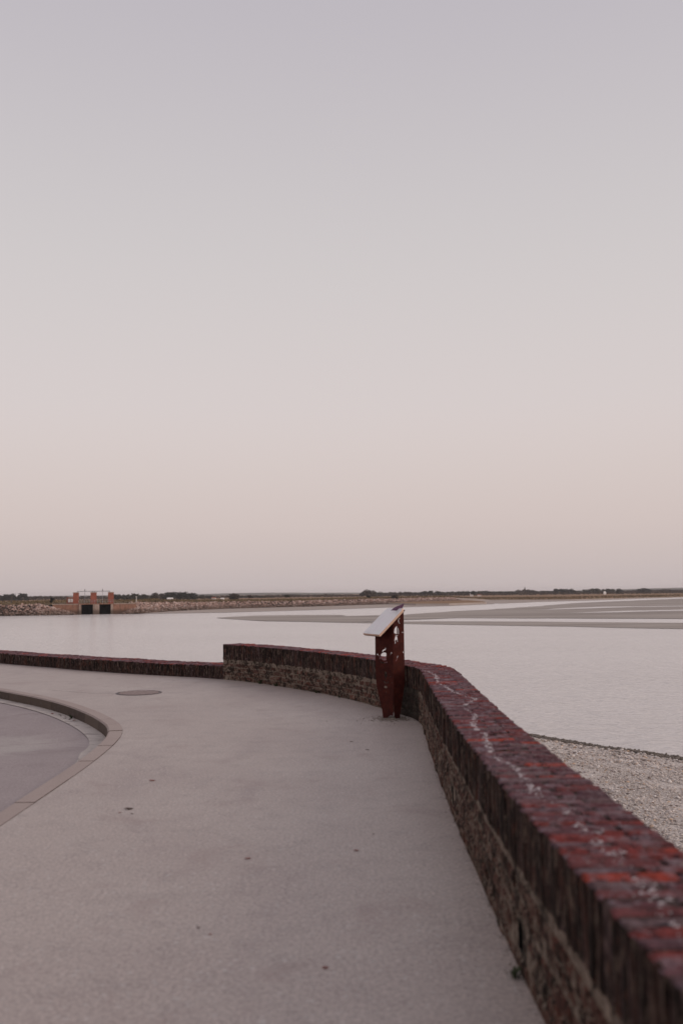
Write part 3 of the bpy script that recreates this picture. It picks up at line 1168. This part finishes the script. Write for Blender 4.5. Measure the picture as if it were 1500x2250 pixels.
def post(name, label, cat, x, y, z0, z1, r, m_):
    o = thing(name, label, cat, (x, y, z0))
    MB().tube((0, 0, 0), (0, 0, z1 - z0), r, 8, r * .8).build('shaft', m_, o)
    MB().box(-r * 1.6, r * 1.6, -r * 1.6, r * 1.6, z1 - z0, z1 - z0 + r * 2).build('cap', m_, o)


post('marker_post', 'short white marker post on the stone bank just right of the sluice', 'post', -57.5, 255.5, -.3, 1.15, .09, M['white'])
post('timber_post', 'dark timber post standing on the grass bank far left of the sluice', 'post', -88, 243.5, 0, 1.5, .12, M['timber'])
post('timber_post', 'thin post in the grass right of the sluice, before the tall dark trees', 'post', -56.5, 285, -.2, 1.3, .09, M['timber'])


# ------------------------------------------------------------------ trees, bushes, houses, hills
def crown_mesh(seed, m_, n_=520, lobes=6):
    """unit crown: width 1, height 1, made of leaf-clump faces spread through several lobes"""
    r = random.Random(seed)
    lb = []
    for i in range(lobes):
        a = r.random() * 6.283
        q = r.uniform(.05, .30)
        lb.append((Vector((q * math.cos(a), q * math.sin(a), r.uniform(.28, .68))), r.uniform(.17, .30)))
    lb.append((Vector((r.uniform(-.08, .08), 0, .72)), .25))
    lb.append((Vector((0, 0, .4)), .34))
    for q in range(3):
        lb.append((Vector((r.uniform(-.25, .25), r.uniform(-.25, .25), .18)), .24))
    vs, fs = [], []
    for i in range(n_):
        c, rad = r.choice(lb)
        d = Vector((r.gauss(0, 1), r.gauss(0, 1), r.gauss(0, 1))).normalized()
        p = c + d * rad * (r.random() ** .35)
        s_ = r.uniform(.035, .085)
        u = Vector((r.gauss(0, 1), r.gauss(0, 1), r.gauss(0, 1))).normalized()
        v = u.cross(d + Vector((.01, .02, .03))).normalized()
        w_ = u.cross(v)
        b = len(vs)
        vs += [p + u * s_, p + v * s_, p - u * s_ * .9, p - v * s_ * 1.1, p + w_ * s_ * .8]
        fs += [(b, b + 1, b + 2, b + 3), (b, b + 1, b + 4), (b + 2, b + 3, b + 4)]
    return mesh_of('crown', vs, fs, m_)


def trunk_mesh():
    mb = MB()
    mb.tube((0, 0, 0), (0, 0, .45), .035, 7, .022)
    for a in (.4, 2.4, 4.6):
        mb.tube((0, 0, .32), (.16 * math.cos(a), .16 * math.sin(a), .62), .016, 5, .007)
    return mesh_of('trunk', mb.v, mb.f, M['bark'])


CROWNS = {k: [crown_mesh(20 + 7 * i + j, M[k]) for j in range(4)] for i, k in enumerate(('tree_dark', 'tree_mid', 'tree_brown'))}
TRUNK = trunk_mesh()
rt = random.Random(9)


def tree(label, x, y, z, wd, ht, kind, group=None, name='tree'):
    o = thing(name, label, 'tree' if name == 'tree' else 'bush', (x, y, z), rt.random() * 6, group)
    c = link('crown', rt.choice(CROWNS[kind]), o)
    c.scale = (wd, wd, ht)
    if name == 'tree':
        t = link('trunk', TRUNK, o)
        t.scale = (min(wd, ht), min(wd, ht), ht)
    return o


def fx(px, D):          # bearing of a far thing to a plan position
    return (px - 750) / 2000 * D


def hor(px):
    return 1311.4 - .01047 * px


ORD = 'first second third fourth fifth sixth seventh eighth ninth tenth eleventh twelfth thirteenth fourteenth fifteenth'.split()


def nth(label, i, n_):
    if n_ == 1:
        return label
    if i == 0:
        return 'leftmost ' + label
    if i == n_ - 1:
        return 'rightmost ' + label
    return ORD[i] + ' from left, ' + label


def span(x0, x1, topy, D, kind, label, group, n_=None, low=.8, z0=-2.9):
    """a row of single trees filling a bearing range"""
    wpx = (x1 - x0)
    n_ = n_ or max(1, round(wpx / 11))
    for i in range(n_):
        px = x0 + (i + .5) * wpx / n_ + rt.uniform(-.15, .15) * wpx / n_
        d = D * rt.uniform(.97, 1.05)
        edge = 1 - .14 * abs((i + .5) / n_ * 2 - 1) ** 2 * (n_ > 2)
        topz = 1.6 + (hor(px) - topy) * d / 2000
        ht = (topz - z0) * 1.16 * edge * rt.uniform(low + .12, 1.06)
        wd = max(wpx / n_ * d / 2000 * rt.uniform(1.6, 2.2), ht * .6)
        tree(nth(label, i, n_), fx(px, d), d, z0, wd, ht, kind, group)


G = 'trees far beyond the water'
span(-6, 25, 1306.5, 1000, 'tree_dark', 'dark rounded tree in the clump at the far left edge', 'dark trees at the far left')
span(27, 61, 1305, 1000, 'tree_dark', 'dark dense tree in the clump behind the timber post', 'dark trees second clump')
span(64, 150, 1309.8, 1250, 'tree_brown', 'low brownish tree of the hazy row left of the sluice', 'low trees left of the sluice', 8)
span(176, 234, 1309.2, 1300, 'tree_brown', 'brownish tree seen between the red towers of the sluice', 'trees between the towers', 5)
span(248, 276, 1305.6, 950, 'tree_dark', 'dark tree directly right of the sluice towers', 'trees right of the towers', 3)
span(278, 320, 1305.4, 950, 'tree_mid', 'green tree in the row behind the white marker post', 'trees behind the marker post', 4)
span(320, 338, 1308.5, 1000, 'tree_mid', 'lower green tree in the dip before the tall group', 'lower trees in the dip', 2)
span(337, 362, 1304.2, 900, 'tree_brown', 'brown tree at the left end of the tall dark group', 'brown trees by the tall group', 2)
span(361, 428, 1300.9, 900, 'tree_dark', 'tall dark tree in the highest group right of the sluice', 'tall dark trees right of the sluice', 5)
span(428, 468, 1307.6, 1000, 'tree_mid', 'small tree behind the white houses', 'small trees behind the white houses', 4)
span(503, 522, 1304.8, 700, 'tree_brown', 'single dark round tree standing alone on the bank left of centre', None, 1)
span(525, 600, 1308.6, 1100, 'tree_mid', 'low hazy tree of the row right of the lone tree', 'low trees right of the lone tree', 7)
span(605, 665, 1306.2, 1500, 'tree_mid', 'pale hazy green tree under the low blue ridge', 'pale trees under the ridge', 5)
span(670, 790, 1306.2, 1500, 'tree_mid', 'low tree of the thin line left of the lectern', 'thin line of trees', 9)
span(792, 814, 1297.2, 1100, 'tree_brown', 'tall pale-brown tree above the top of the lectern, left end of its row', None, 1)
span(814, 838, 1300.2, 1100, 'tree_mid', 'tree next right of the tall pale-brown one above the lectern', 'trees above the lectern', 2)
span(838, 925, 1301, 1200, 'tree_brown', 'brownish tree of the row behind the lectern top', 'trees behind the lectern', 8)
span(925, 964, 1298.4, 1200, 'tree_dark', 'dark tree in the compact clump right of the lectern', 'compact dark clump', 3)
span(964, 1133, 1299.2, 1300, 'tree_mid', 'green-brown tree of the long row left of the spire', 'long row beyond the marsh', 15)
span(1133, 1168, 1295.8, 1400, 'tree_brown', 'tree around the thin spire on the far skyline', 'trees around the spire', 4)
span(1168, 1213, 1298, 1350, 'tree_mid', 'tree in the even row right of the spire', 'row right of the spire', 4)
span(1213, 1258, 1293.9, 1200, 'tree_dark', 'dark tree in the bold clump right of the spire', 'bold dark clump', 4)
span(1258, 1272, 1298.5, 1400, 'tree_mid', 'low tree in the gap after the bold dark clump', None, 1)
span(1271, 1348, 1294, 1300, 'tree_mid', 'green tree in the broad wood on the right', 'broad wood on the right', 7)
span(1349, 1360, 1293.8, 1150, 'tree_dark', 'narrow dark tree standing alone right of the broad wood', None, 1)
span(1361, 1392, 1297, 1600, 'tree_brown', 'faint low tree left of the last dark clump', 'faint low trees', 3)
span(1392, 1421, 1293.3, 1250, 'tree_dark', 'dark tree in the last clump before the right edge', 'last dark clump', 3)
span(1421, 1512, 1295.5, 1700, 'tree_brown', 'faint tree in the hazy row at the right edge', 'hazy row at the right edge', 7)

for px, py, d, wd, ht, z, kind, label in ((115, 1322, 247, 1.3, 1.5, -.1, 'tree_dark', 'small round dark bush on the bank left of the sluice'),
                                         (807, 1314, 420, 2.6, 1.5, -.9, 'tree_dark', 'small dark bush on the grass above the left of the lectern'),
                                         (863, 1316, 425, 4.2, 1.9, -1.1, 'tree_brown', 'wide brown bush on the stone bank just above the lectern'),
                                         (548, 1313, 520, 4, 1.8, -.6, 'tree_brown', 'low brown bush in the grass right of the lone round tree'),
                                         (630, 1312, 560, 5, 2.0, -.6, 'tree_mid', 'low green bush in the grass under the pale trees'),
                                         (1035, 1307, 900, 7, 3.6, -1, 'tree_dark', 'dark bush beside the white house beyond the marsh')):
    tree(label, fx(px, d), d, z, wd, ht, kind, None, 'bush')


def house(label, px, d, wd, ht, z, roofm):
    o = thing('house', label, 'house', (fx(px, d), d, z), rt.uniform(-.3, .3))
    MB().box(-wd / 2, wd / 2, 0, wd * .6, 0, ht * .62).build('wall', M['white'], o)
    r_ = MB()
    h0, h1 = ht * .62, ht
    r_.add([(-wd * .53, -.3, h0), (wd * .53, -.3, h0), (wd * .53, wd * .6 + .3, h0), (-wd * .53, wd * .6 + .3, h0), (-wd * .53, wd * .3, h1), (wd * .53, wd * .3, h1)],
           [(0, 1, 5, 4), (2, 3, 4, 5), (0, 4, 3), (1, 2, 5), (0, 3, 2, 1)])
    r_.build('roof', roofm, o)


house('white house under the tall dark trees right of the sluice', 373, 677, 4.2, 2.5, -2.8, M['white'])
house('white house right of the tall dark trees, left of a smaller one', 468, 704, 2.9, 2.6, -2.8, M['tile'])
house('smaller white house near the lone round tree', 487, 704, 2.6, 1.8, -2.8, M['white'])
house('white house in the tree line beyond the marsh', 1032, 926, 3.0, 3.2, -2.9, M['white'])
house('low white house right of the other one beyond the marsh', 1049, 930, 3.6, 1.9, -2.9, M['tile'])
house('tiny white house before the broad wood on the right', 1324, 1035, 2.6, 3.4, -2.9, M['white'])
o = thing('church_spire', 'thin dark spire rising from the trees on the far skyline', 'spire', (fx(1149, 1500), 1500, -2.9))
MB().box(-1.2, 1.2, -1.2, 1.2, 0, 7.5).build('tower', M['quoin'], o)
MB().add([(-1.3, -1.3, 7.5), (1.3, -1.3, 7.5), (1.3, 1.3, 7.5), (-1.3, 1.3, 7.5), (0, 0, 12.5)], [(0, 1, 4), (1, 2, 4), (2, 3, 4), (3, 0, 4)]).build('roof', M['timber'], o)

# scrub under the far trees: nobody could count it
vs, fs = [], []
for q in range(9000):
    px = rt.uniform(-60, 1560)
    d = rt.uniform(1050, 1500)
    x, y = fx(px, d), d
    s_ = rt.uniform(.5, 1.5)
    z = -2.9 + rt.random() ** 1.5 * (2.3 + 1.4 * mnoise.noise(Vector((px * .03, 0, 0))))
    a = rt.random() * 6.28
    b = len(vs)
    cx, sx = math.cos(a) * s_, math.sin(a) * s_
    vs += [(x - cx, y - sx, z), (x + cx, y + sx, z + rt.uniform(-.4, .4)), (x + cx * .3, y + sx * .3, z + s_), (x + sx * .7, y - cx * .7, z + .3)]
    fs += [(b, b + 1, b + 2), (b + 1, b + 3, b + 2)]
link('scrub', mesh_of('scrub', vs, fs, M['tree_brown']), kind='stuff')
# tussocks on the marsh and berm
vs, fs = [], []
for q in range(16000):
    i = rt.randrange(len(layers) - 1)
    u = rt.random()
    kk = rt.choice((0, 1, 1, 2))
    v = rt.random() ** (1 if kk < 2 else 3)
    A, B = layers[i], layers[i + 1]
    p = Vector(A[kk]).lerp(Vector(B[kk]), u).lerp(Vector(A[kk + 1]).lerp(Vector(B[kk + 1]), u), v)
    if p.y > 900:
        continue
    s_ = rt.uniform(.12, .34) * (1 + p.y / 700)
    a = rt.random() * 6.28
    cx, sx = math.cos(a) * s_, math.sin(a) * s_
    b = len(vs)
    vs += [(p.x - cx, p.y - sx, p.z - .05), (p.x + cx, p.y + sx, p.z - .05), (p.x + cx * .3, p.y + sx * .3, p.z + s_ * rt.uniform(.5, 1.3)), (p.x + sx * .7, p.y - cx * .7, p.z)]
    fs += [(b, b + 1, b + 2), (b + 1, b + 3, b + 2)]
link('marsh_grass', mesh_of('marsh_grass', vs, fs, m_foliage('dry_grass', (.19, .135, .08))), kind='stuff')

# low hills behind
vs, fs = [], []
prof = [(-200, -4), (90, 3), (180, 4), (260, 4), (330, 3), (420, 4), (500, 8), (560, 9), (640, 8), (690, 5.5), (760, 5), (830, 2), (1000, 3), (1230, 3), (1290, 5), (1370, 7), (1430, 11), (1480, 12), (1560, 14), (1750, 5)]
for px in range(-200, 1751, 6):
    h_ = float(np.interp(px, [p[0] for p in prof], [p[1] for p in prof])) + .7 * mnoise.noise(Vector((px * .06, 0, 0))) + .5 * mnoise.noise(Vector((px * .25, 4, 0)))
    for dd, f_ in ((4200, 0), (4600, .7), (5000, 1), (5800, .5), (6500, 0)):
        vs.append((fx(px, dd), dd, -3.2 + (h_ + 3.2) * f_))
nc = 5
for i in range(len(vs) // nc - 1):
    for k in range(nc - 1):
        a = i * nc + k
        fs.append((a, a + nc, a + nc + 1, a + 1))
link('hills', mesh_of('hills', vs, fs, M['hill'], True), kind='structure')

# ------------------------------------------------------------------ the lectern
A2 = Vector((.70, 12.05))
ua = R(22)
U, Wd = Vector((math.cos(ua), math.sin(ua))), Vector((-math.sin(ua), math.cos(ua)))
lec = thing('information_lectern', 'rusted steel lectern with cut-out sea motifs and a pale sloping information panel, beside the wall', 'information board', (A2.x, A2.y, 0), ua)
SL = .93


def plate(name, splines, parent, mx, thick=.007):
    cu = bpy.data.curves.new(name, 'CURVE')
    cu.dimensions = '2D'
    cu.fill_mode = 'BOTH'
    cu.extrude = thick / 2
    for sp in splines:
        p = cu.splines.new('POLY')
        p.points.add(len(sp) - 1)
        for i, (x, y) in enumerate(sp):
            p.points[i].co = (x, y, 0, 1)
        p.use_cyclic_u = True
    tmp = bpy.data.objects.new('tmp', cu)
    col.objects.link(tmp)
    dg = bpy.context.evaluated_depsgraph_get()
    me = bpy.data.meshes.new_from_object(tmp.evaluated_get(dg))
    bpy.data.objects.remove(tmp)
    bpy.data.curves.remove(cu)
    me.name = name
    me.materials.clear()
    me.materials.append(M['corten'])
    o = link(name, me, parent)
    o.matrix_local = mx
    return o


def circ(x, y, r, n_=14, ry=None):
    return [(x + r * math.cos(6.283 * i / n_), y + (ry or r) * math.sin(6.283 * i / n_)) for i in range(n_)]


def ribbon(pts, wds):
    lft, rgt = [], []
    for i, p in enumerate(pts):
        a, b = Vector(pts[max(0, i - 1)]), Vector(pts[min(len(pts) - 1, i + 1)])
        d = (b - a).normalized()
        nn = Vector((-d.y, d.x)) * wds[i]
        lft.append((p[0] + nn.x, p[1] + nn.y))
        rgt.append((p[0] - nn.x, p[1] - nn.y))
    return lft + rgt[::-1]


topq = 1.362
# plan of the folded support: a fold under the middle of the board's near edge, one plate along that edge, one turned in under the low end
F_ = Vector((-.155, -.235))
E1 = Vector((0, -.235))
E2 = Vector((-.30, -.005))


def near_outline():
    return [(0, topq - .155 * SL), (.153, topq), (.155, .70), (.150, .45), (.128, .30), (.086, .08), (.074, 0), (.018, 0), (.004, .03), (-.004, .075), (-.006, .5)]


def far_outline():
    return [(.0, topq - .155 * SL), (.274, topq - .30 * SL), (.276, .72), (.268, .45), (.238, .30), (.182, .10), (.170, 0), (.11, 0), (.085, .028), (.05, .045), (.022, .04), (.014, .10), (.004, .5)]


def crescent(x, y, r):
    o_ = [(x + r * 1.5 * math.cos(t), y + r * math.sin(t)) for t in np.linspace(R(50), R(310), 12)]
    i_ = [(x + r * .5 + r * 1.15 * math.cos(t), y + r * .78 * math.sin(t)) for t in np.linspace(R(290), R(70), 10)]
    return o_ + i_


near_holes = [[(2 * .175 - a, b) for a, b in crescent(.185, 1.237, .036)],
              [(.372, 1.083), (.368, 1.115), (.345, 1.145), (.30, 1.165), (.262, 1.172), (.262, 1.075), (.30, 1.072)],
              [(.232, 1.160), (.212, 1.14), (.196, 1.105), (.20, 1.068), (.222, 1.062), (.222, 1.10), (.238, 1.14)],
              [(.345, 1.063), (.25, 1.055), (.222, 1.056), (.24, 1.049), (.30, 1.050)],
              [(.33, 1.042), (.365, .99), (.352, .985), (.345, .995), (.35, .952), (.318, .950), (.325, .985), (.295, 1.0), (.272, .995), (.262, .975), (.238, .96), (.246, 1.0), (.26, 1.042)],
              circ(.055, 1.09, .019, 10, .0085), circ(.045, .835, .019, 10, .0085),
              ribbon([(.235, .795), (.262, .78), (.272, .76), (.30, .738), (.335, .728)], [.003, .009, .009, .01, .004])]
near_holes = [[(.157 - .385 * x, y) for x, y in h_] for h_ in near_holes]
far_holes = [circ(.366, 1.072, .0085, 10), circ(.36, .806, .0085, 10),
             [q for q in circ(.268, .782, .052, 26, .052) if q[0] > .238] + ([] if True else []),
             ribbon([(.29, .842), (.286, .855), (.27, .866), (.252, .872), (.249, .894)], [.007, .007, .007, .006, .004]),
             ribbon([(.35, .792), (.335, .785), (.328, .768), (.333, .745)], [.003, .007, .005, .006]),
             ribbon([(.325, .722), (.30, .700), (.26, .704), (.225, .714)], [.004, .009, .009, .004]),
             circ(.252, .552, .022, 16, .042), circ(.25, .498, .012, 10, .010),
             [(.298, .474), (.262, .470), (.25, .46), (.245, .445), (.262, .44), (.272, .45)],
             circ(.225, .455, .013, 10, .014), circ(.252, .395, .026, 14, .016), [(.254, .338), (.246, .338), (.247, .295), (.253, .295)],
             circ(.17, .83, .006, 8, .012), circ(.182, .81, .004, 8, .006), circ(.187, .53, .008, 8), circ(.17, .455, .006, 8, .012), circ(.33, .352, .005, 8)]
far_holes = [[(-.162 + 1.123 * x, y) for x, y in h_] for h_ in far_holes]


def arm_matrix(end):
    d = (end - F_).normalized()
    nn = Vector((d.x, d.y, 0)).cross(Vector((0, 0, 1)))
    return Matrix(((d.x, 0, nn.x, F_.x), (d.y, 0, nn.y, F_.y), (0, 1, nn.z, 0), (0, 0, 0, 1)))


plate('support_plate', [near_outline()] + near_holes, lec, arm_matrix(E1))
plate('support_plate', [far_outline()] + far_holes, lec, arm_matrix(E2))

# sloping board: frame of edges, a face panel set in it
bw = .52
sl_ang = math.atan(SL)
bl = .49
bmx = Matrix.Translation((-.345, 0, topq - .345 * SL + .004)) @ Matrix.Rotation(-sl_ang, 4, 'Y')
th = .026
bd = MB()
c_ = .045
outl = [(0, -bw / 2 + .0), (bl - c_, -bw / 2), (bl, -bw / 2 + c_), (bl, bw / 2 - c_), (bl - c_, bw / 2), (0, bw / 2)]
nb = len(outl)
bd.add([bmx @ Vector((x, y, z)) for z in (0, th) for x, y in outl],
       [tuple(range(nb - 1, -1, -1)), tuple(range(nb, 2 * nb))] + [(i, (i + 1) % nb, nb + (i + 1) % nb, nb + i) for i in range(nb)])
bd.build('board', M['wood'], lec)
fp = MB()
o3 = [(.006, -bw / 2 + .006), (bl - c_ - .004, -bw / 2 + .006), (bl - .006, -bw / 2 + c_ + .004), (bl - .006, bw / 2 - c_ - .004), (bl - c_ - .004, bw / 2 - .006), (.006, bw / 2 - .006)]
fp.add([bmx @ Vector((x, y, z)) for z in (th, th + .004) for x, y in o3],
       [tuple(range(nb, 2 * nb))] + [(i, (i + 1) % nb, nb + (i + 1) % nb, nb + i) for i in range(nb)])
fp.build('panel', M['panel'], lec)
bk = MB().box(.0, bl, -bw / 2 + .02, bw / 2 - .02, -.008, -.001, bmx)
bk.build('back_plate', M['corten'], lec)
# upright enamel fin at the board's upper end
fin = [(-.10, .0), (.0, .0), (.05, .03), (.075, .085), (.068, .09), (.03, .072), (-.02, .055), (-.07, .03)]
f_ = MB()
fm = bmx @ Matrix.Translation((bl - .03, -.12, th - .012)) @ Matrix.Rotation(sl_ang, 4, 'Y') @ Matrix.Rotation(R(-28), 4, 'Z')
f_.add([fm @ Vector((x, y, z)) for y in (-.006, .006) for x, z in fin], [tuple(range(8)), tuple(range(15, 7, -1))] + [(i, (i + 1) % 8, 8 + (i + 1) % 8, 8 + i) for i in range(8)])
f_.build('fin', M['purple'], lec)

# grit and brick crumbs by wall and lectern foot, extra there as contact shade
pts, sz = [], []
for q in range(2200):
    a, r = rs.rand() * 6.283, abs(rs.randn()) * (.11 if q > 300 else .24)
    x, y = .64 + r * math.cos(a) * 1.4, 11.80 + r * math.sin(a) * 1.3
    if x < wp.at(wp.s_at_y(y)).x - .02:
        pts.append((x, y, .001))
        sz.append(.003 + .008 * rs.rand() ** 3)
for q in range(900):
    s_ = rs.uniform(wp.s_at_y(2.5), S_END + 5)
    p = wp.off(s_, -abs(rs.randn()) * .016 - .002)
    pts.append((p.x, p.y, .0))
    sz.append(.002 + .004 * rs.rand() ** 2)
scatter('grit', np.array(pts), np.array(sz), M['earth'], .6)

# ------------------------------------------------------------------ manhole cover
mh = thing('manhole_cover', 'round cast-iron manhole cover set in the walkway before the low wall', 'manhole cover', (-3.36, 15.18, 0))
ring = MB()
n_ = 40
vs = []
for r_, z in ((.375, .0), (.372, .006), (.345, .008), (.343, .0)):
    vs += [(r_ * math.cos(6.283 * i / n_), r_ * math.sin(6.283 * i / n_), z) for i in range(n_)]
fs = [(k * n_ + i, k * n_ + (i + 1) % n_, (k + 1) * n_ + (i + 1) % n_, (k + 1) * n_ + i) for k in range(3) for i in range(n_)]
ring.add(vs, fs).build('frame', M['lid'], mh)
lid = MB().tube((0, 0, -.02), (0, 0, .004), .338, 40).build('lid', M['lid'], mh)
nb_ = MB()
for i in range(-9, 10):
    for j in range(-9, 10):
        x, y = i * .034 + (j % 2) * .017, j * .034
        if math.hypot(x, y) < .315:
            nb_.box(-.0135, .0135, -.0085, .0085, .004, .010, Matrix.Translation((x, y, 0)) @ Matrix.Rotation(R(45 if (i + j) % 2 else 0), 4, 'Z'))
nb_.build('stud', M['stud'], lid, kind='stuff')

# hairline cracks in the asphalt
for pts_ in ([(-3.75, 15.15), (-4.1, 15.2), (-4.5, 15.42), (-5.0, 15.75)], [(-2.1, 15.9), (-1.75, 16.05), (-1.45, 16.2), (-1.2, 16.25)]):
    mb = MB()
    prev = None
    for i in range(len(pts_) - 1):
        a, b = Vector(pts_[i]), Vector(pts_[i + 1])
        for k in range(12):
            c = a.lerp(b, k / 12)
            c.y += .012 * mnoise.noise(Vector((c.x * 9, c.y * 9, 0)))
            wd = .004 + .004 * (mnoise.noise(Vector((c.x * 5, 3, 0))) + .5)
            cur = [(c.x, c.y - wd, .004), (c.x, c.y + wd, .004)]
            if prev:
                mb.add(prev + cur, [(0, 2, 3, 1)])
            prev = cur
    mb.build('crack_line', M['darkmortar'], kind='structure')

# ------------------------------------------------------------------ weeds, leaves
def weed(label, x, y, z, h, n_, group=None):
    o = MB()
    r = random.Random(int(x * 100) + int(y * 10))
    for i in range(n_):
        a = r.random() * 6.283
        ln = h * r.uniform(.5, 1.1)
        lean = r.uniform(.3, 1.0)
        d = Vector((math.cos(a), math.sin(a), 0))
        sd = Vector((-d.y, d.x, 0)) * ln * .11
        p0 = Vector((x, y, z)) + d * r.uniform(0, .02)
        p1 = p0 + d * ln * lean * .5 + Vector((0, 0, ln * .6))
        p2 = p0 + d * ln * lean + Vector((0, 0, ln * .75))
        o.add([p0 - sd * .4, p0 + sd * .4, p1 + sd, p1 - sd, p2], [(0, 1, 2, 3), (3, 2, 4)])
    q = o.build('weed', M['weed'])
    q['label'] = label
    q['category'] = 'weed'
    if group:
        q['group'] = group


pw = lambda y, t: wp.off(wp.s_at_y(y), t)
p = pw(3.94, -.03); weed('dark weed at the foot of the wall nearest the camera', p.x, p.y, 0, .055, 26)
p = pw(16.5, -.03); weed('leafy weed at the wall foot, nearest the wall end', p.x, p.y, 0, .10, 22)
p = pw(16.05, -.03); weed('second weed from the wall end at the wall foot', p.x, p.y, 0, .08, 22)
p = pw(14.9, -.03); weed('weed at the wall foot halfway between wall end and lectern', p.x, p.y, 0, .07, 18)
p = pw(14.2, -.03); weed('small weed at the wall foot nearest the lectern', p.x, p.y, 0, .05, 12)
q = kerb_off(kp.len - (kp.len - float(np.interp(-13.2, -kp.y, kp.s))), -.04)
weed('small weed growing in the gutter against the kerb', q.x, q.y, road_z(q.y), .07, 18)


def leaf(label, x, y, z, L_, m_, rz, group=None):
    L_ *= .8
    r = random.Random(int(x * 1000))
    o = MB()
    n_ = 7
    up, dn = [], []
    for i in range(n_):
        t = i / (n_ - 1)
        wd = .32 * math.sin(math.pi * t) ** .8 * r.uniform(.8, 1.2)
        zz = .04 * math.sin(t * 5 + 1) + .05
        up.append((t - .5, wd, zz + .05))
        dn.append((t - .5, -wd, zz + .03))
    mid = [(t_[0], 0, max(.01, t_[2] - .06)) for t_ in up]
    vs = up + mid + dn
    fs = [(i, i + 1, n_ + i + 1, n_ + i) for i in range(n_ - 1)] + [(n_ + i, n_ + i + 1, 2 * n_ + i + 1, 2 * n_ + i) for i in range(n_ - 1)]
    o.add([Vector(v) * L_ for v in vs], fs)
    q = o.build('leaf', m_)
    q.location = (x, y, z)
    q.rotation_euler = (0, 0, rz)
    q['label'] = label
    q['category'] = 'leaf'
    if group:
        q['group'] = group


leaf('largest dark dead leaf on the walkway, below the kerb', -1.62, 7.01, .001, .085, M['leafd'], .3)
leaf('tiny dark leaf scrap just right of the largest dead leaf', -1.56, 6.86, .001, .03, M['leafd'], .1)
leaf('reddish leaf scrap just left of the largest dead leaf', -1.66, 6.90, .001, .035, M['leafr'], .9)
leaf('thin reddish leaf on the walkway beyond the largest dead leaf', -1.66, 8.05, .001, .07, M['leafr'], .1)
leaf('red leaf lying alone right of the middle of the walkway', .07, 5.84, .001, .045, M['leafr'], .2)
leaf('faint brown leaf near the middle of the walkway', -.59, 5.69, .001, .05, M['leafr'], .5)
leaf('dark speck of a leaf, left one of a pair near the camera', -.71, 4.55, .001, .025, M['leafd'], .1)
leaf('brown scrap, right one of a pair near the camera', -.64, 4.46, .001, .025, M['leafr'], .7)
leaf('small dark leaf on the walkway before the lectern', .24, 9.49, .001, .05, M['leafd'], .2)
leaf('small dark leaf beyond the other one, before the lectern', .08, 10.02, .001, .05, M['leafd'], .6)
leaf('dark leaf close to the wall, beside the middle weep hole', .19, 6.23, .001, .025, M['leafd'], .9)
leaf('grey-brown leaf nearest the bottom of the walkway', -.09, 4.06, .001, .04, M['leafr'], .1)
rl = random.Random(21)
for i in range(7):
    y = 13.0 + i * .13
    q = kerb_off(float(np.interp(-y, -kp.y, kp.s)), -.05 - rl.random() * .08)
    leaf(('pale' if i % 3 == 0 else 'dark') + ' dry leaf in the gutter, ' + ORD[i] + ' counted from the kerb bend', q.x, q.y, road_z(q.y) + .008, rl.uniform(.05, .09), M['leafd'] if i % 3 else M['leafr'], rl.random() * 6, 'dry leaves in the gutter')

# ------------------------------------------------------------------ haze over the estuary
hz = MB().box(-4200, 4200, -70, 7200, -7.5, 24)
ho = hz.build('haze', None, kind='stuff')
hm = bpy.data.materials.new('haze')
hm.use_nodes = True
ht_ = hm.node_tree
for n in list(ht_.nodes):
    if n.type == 'BSDF_PRINCIPLED':
        ht_.nodes.remove(n)
pv = ht_.nodes.new('ShaderNodeVolumePrincipled')
pv.inputs['Color'].default_value = (.98, .97, 1, 1)
pv.inputs['Density'].default_value = .00009
pv.inputs['Anisotropy'].default_value = .2
ht_.links.new(pv.outputs[0], next(n for n in ht_.nodes if n.type == 'OUTPUT_MATERIAL').inputs['Volume'])
ho.data.materials.append(hm)
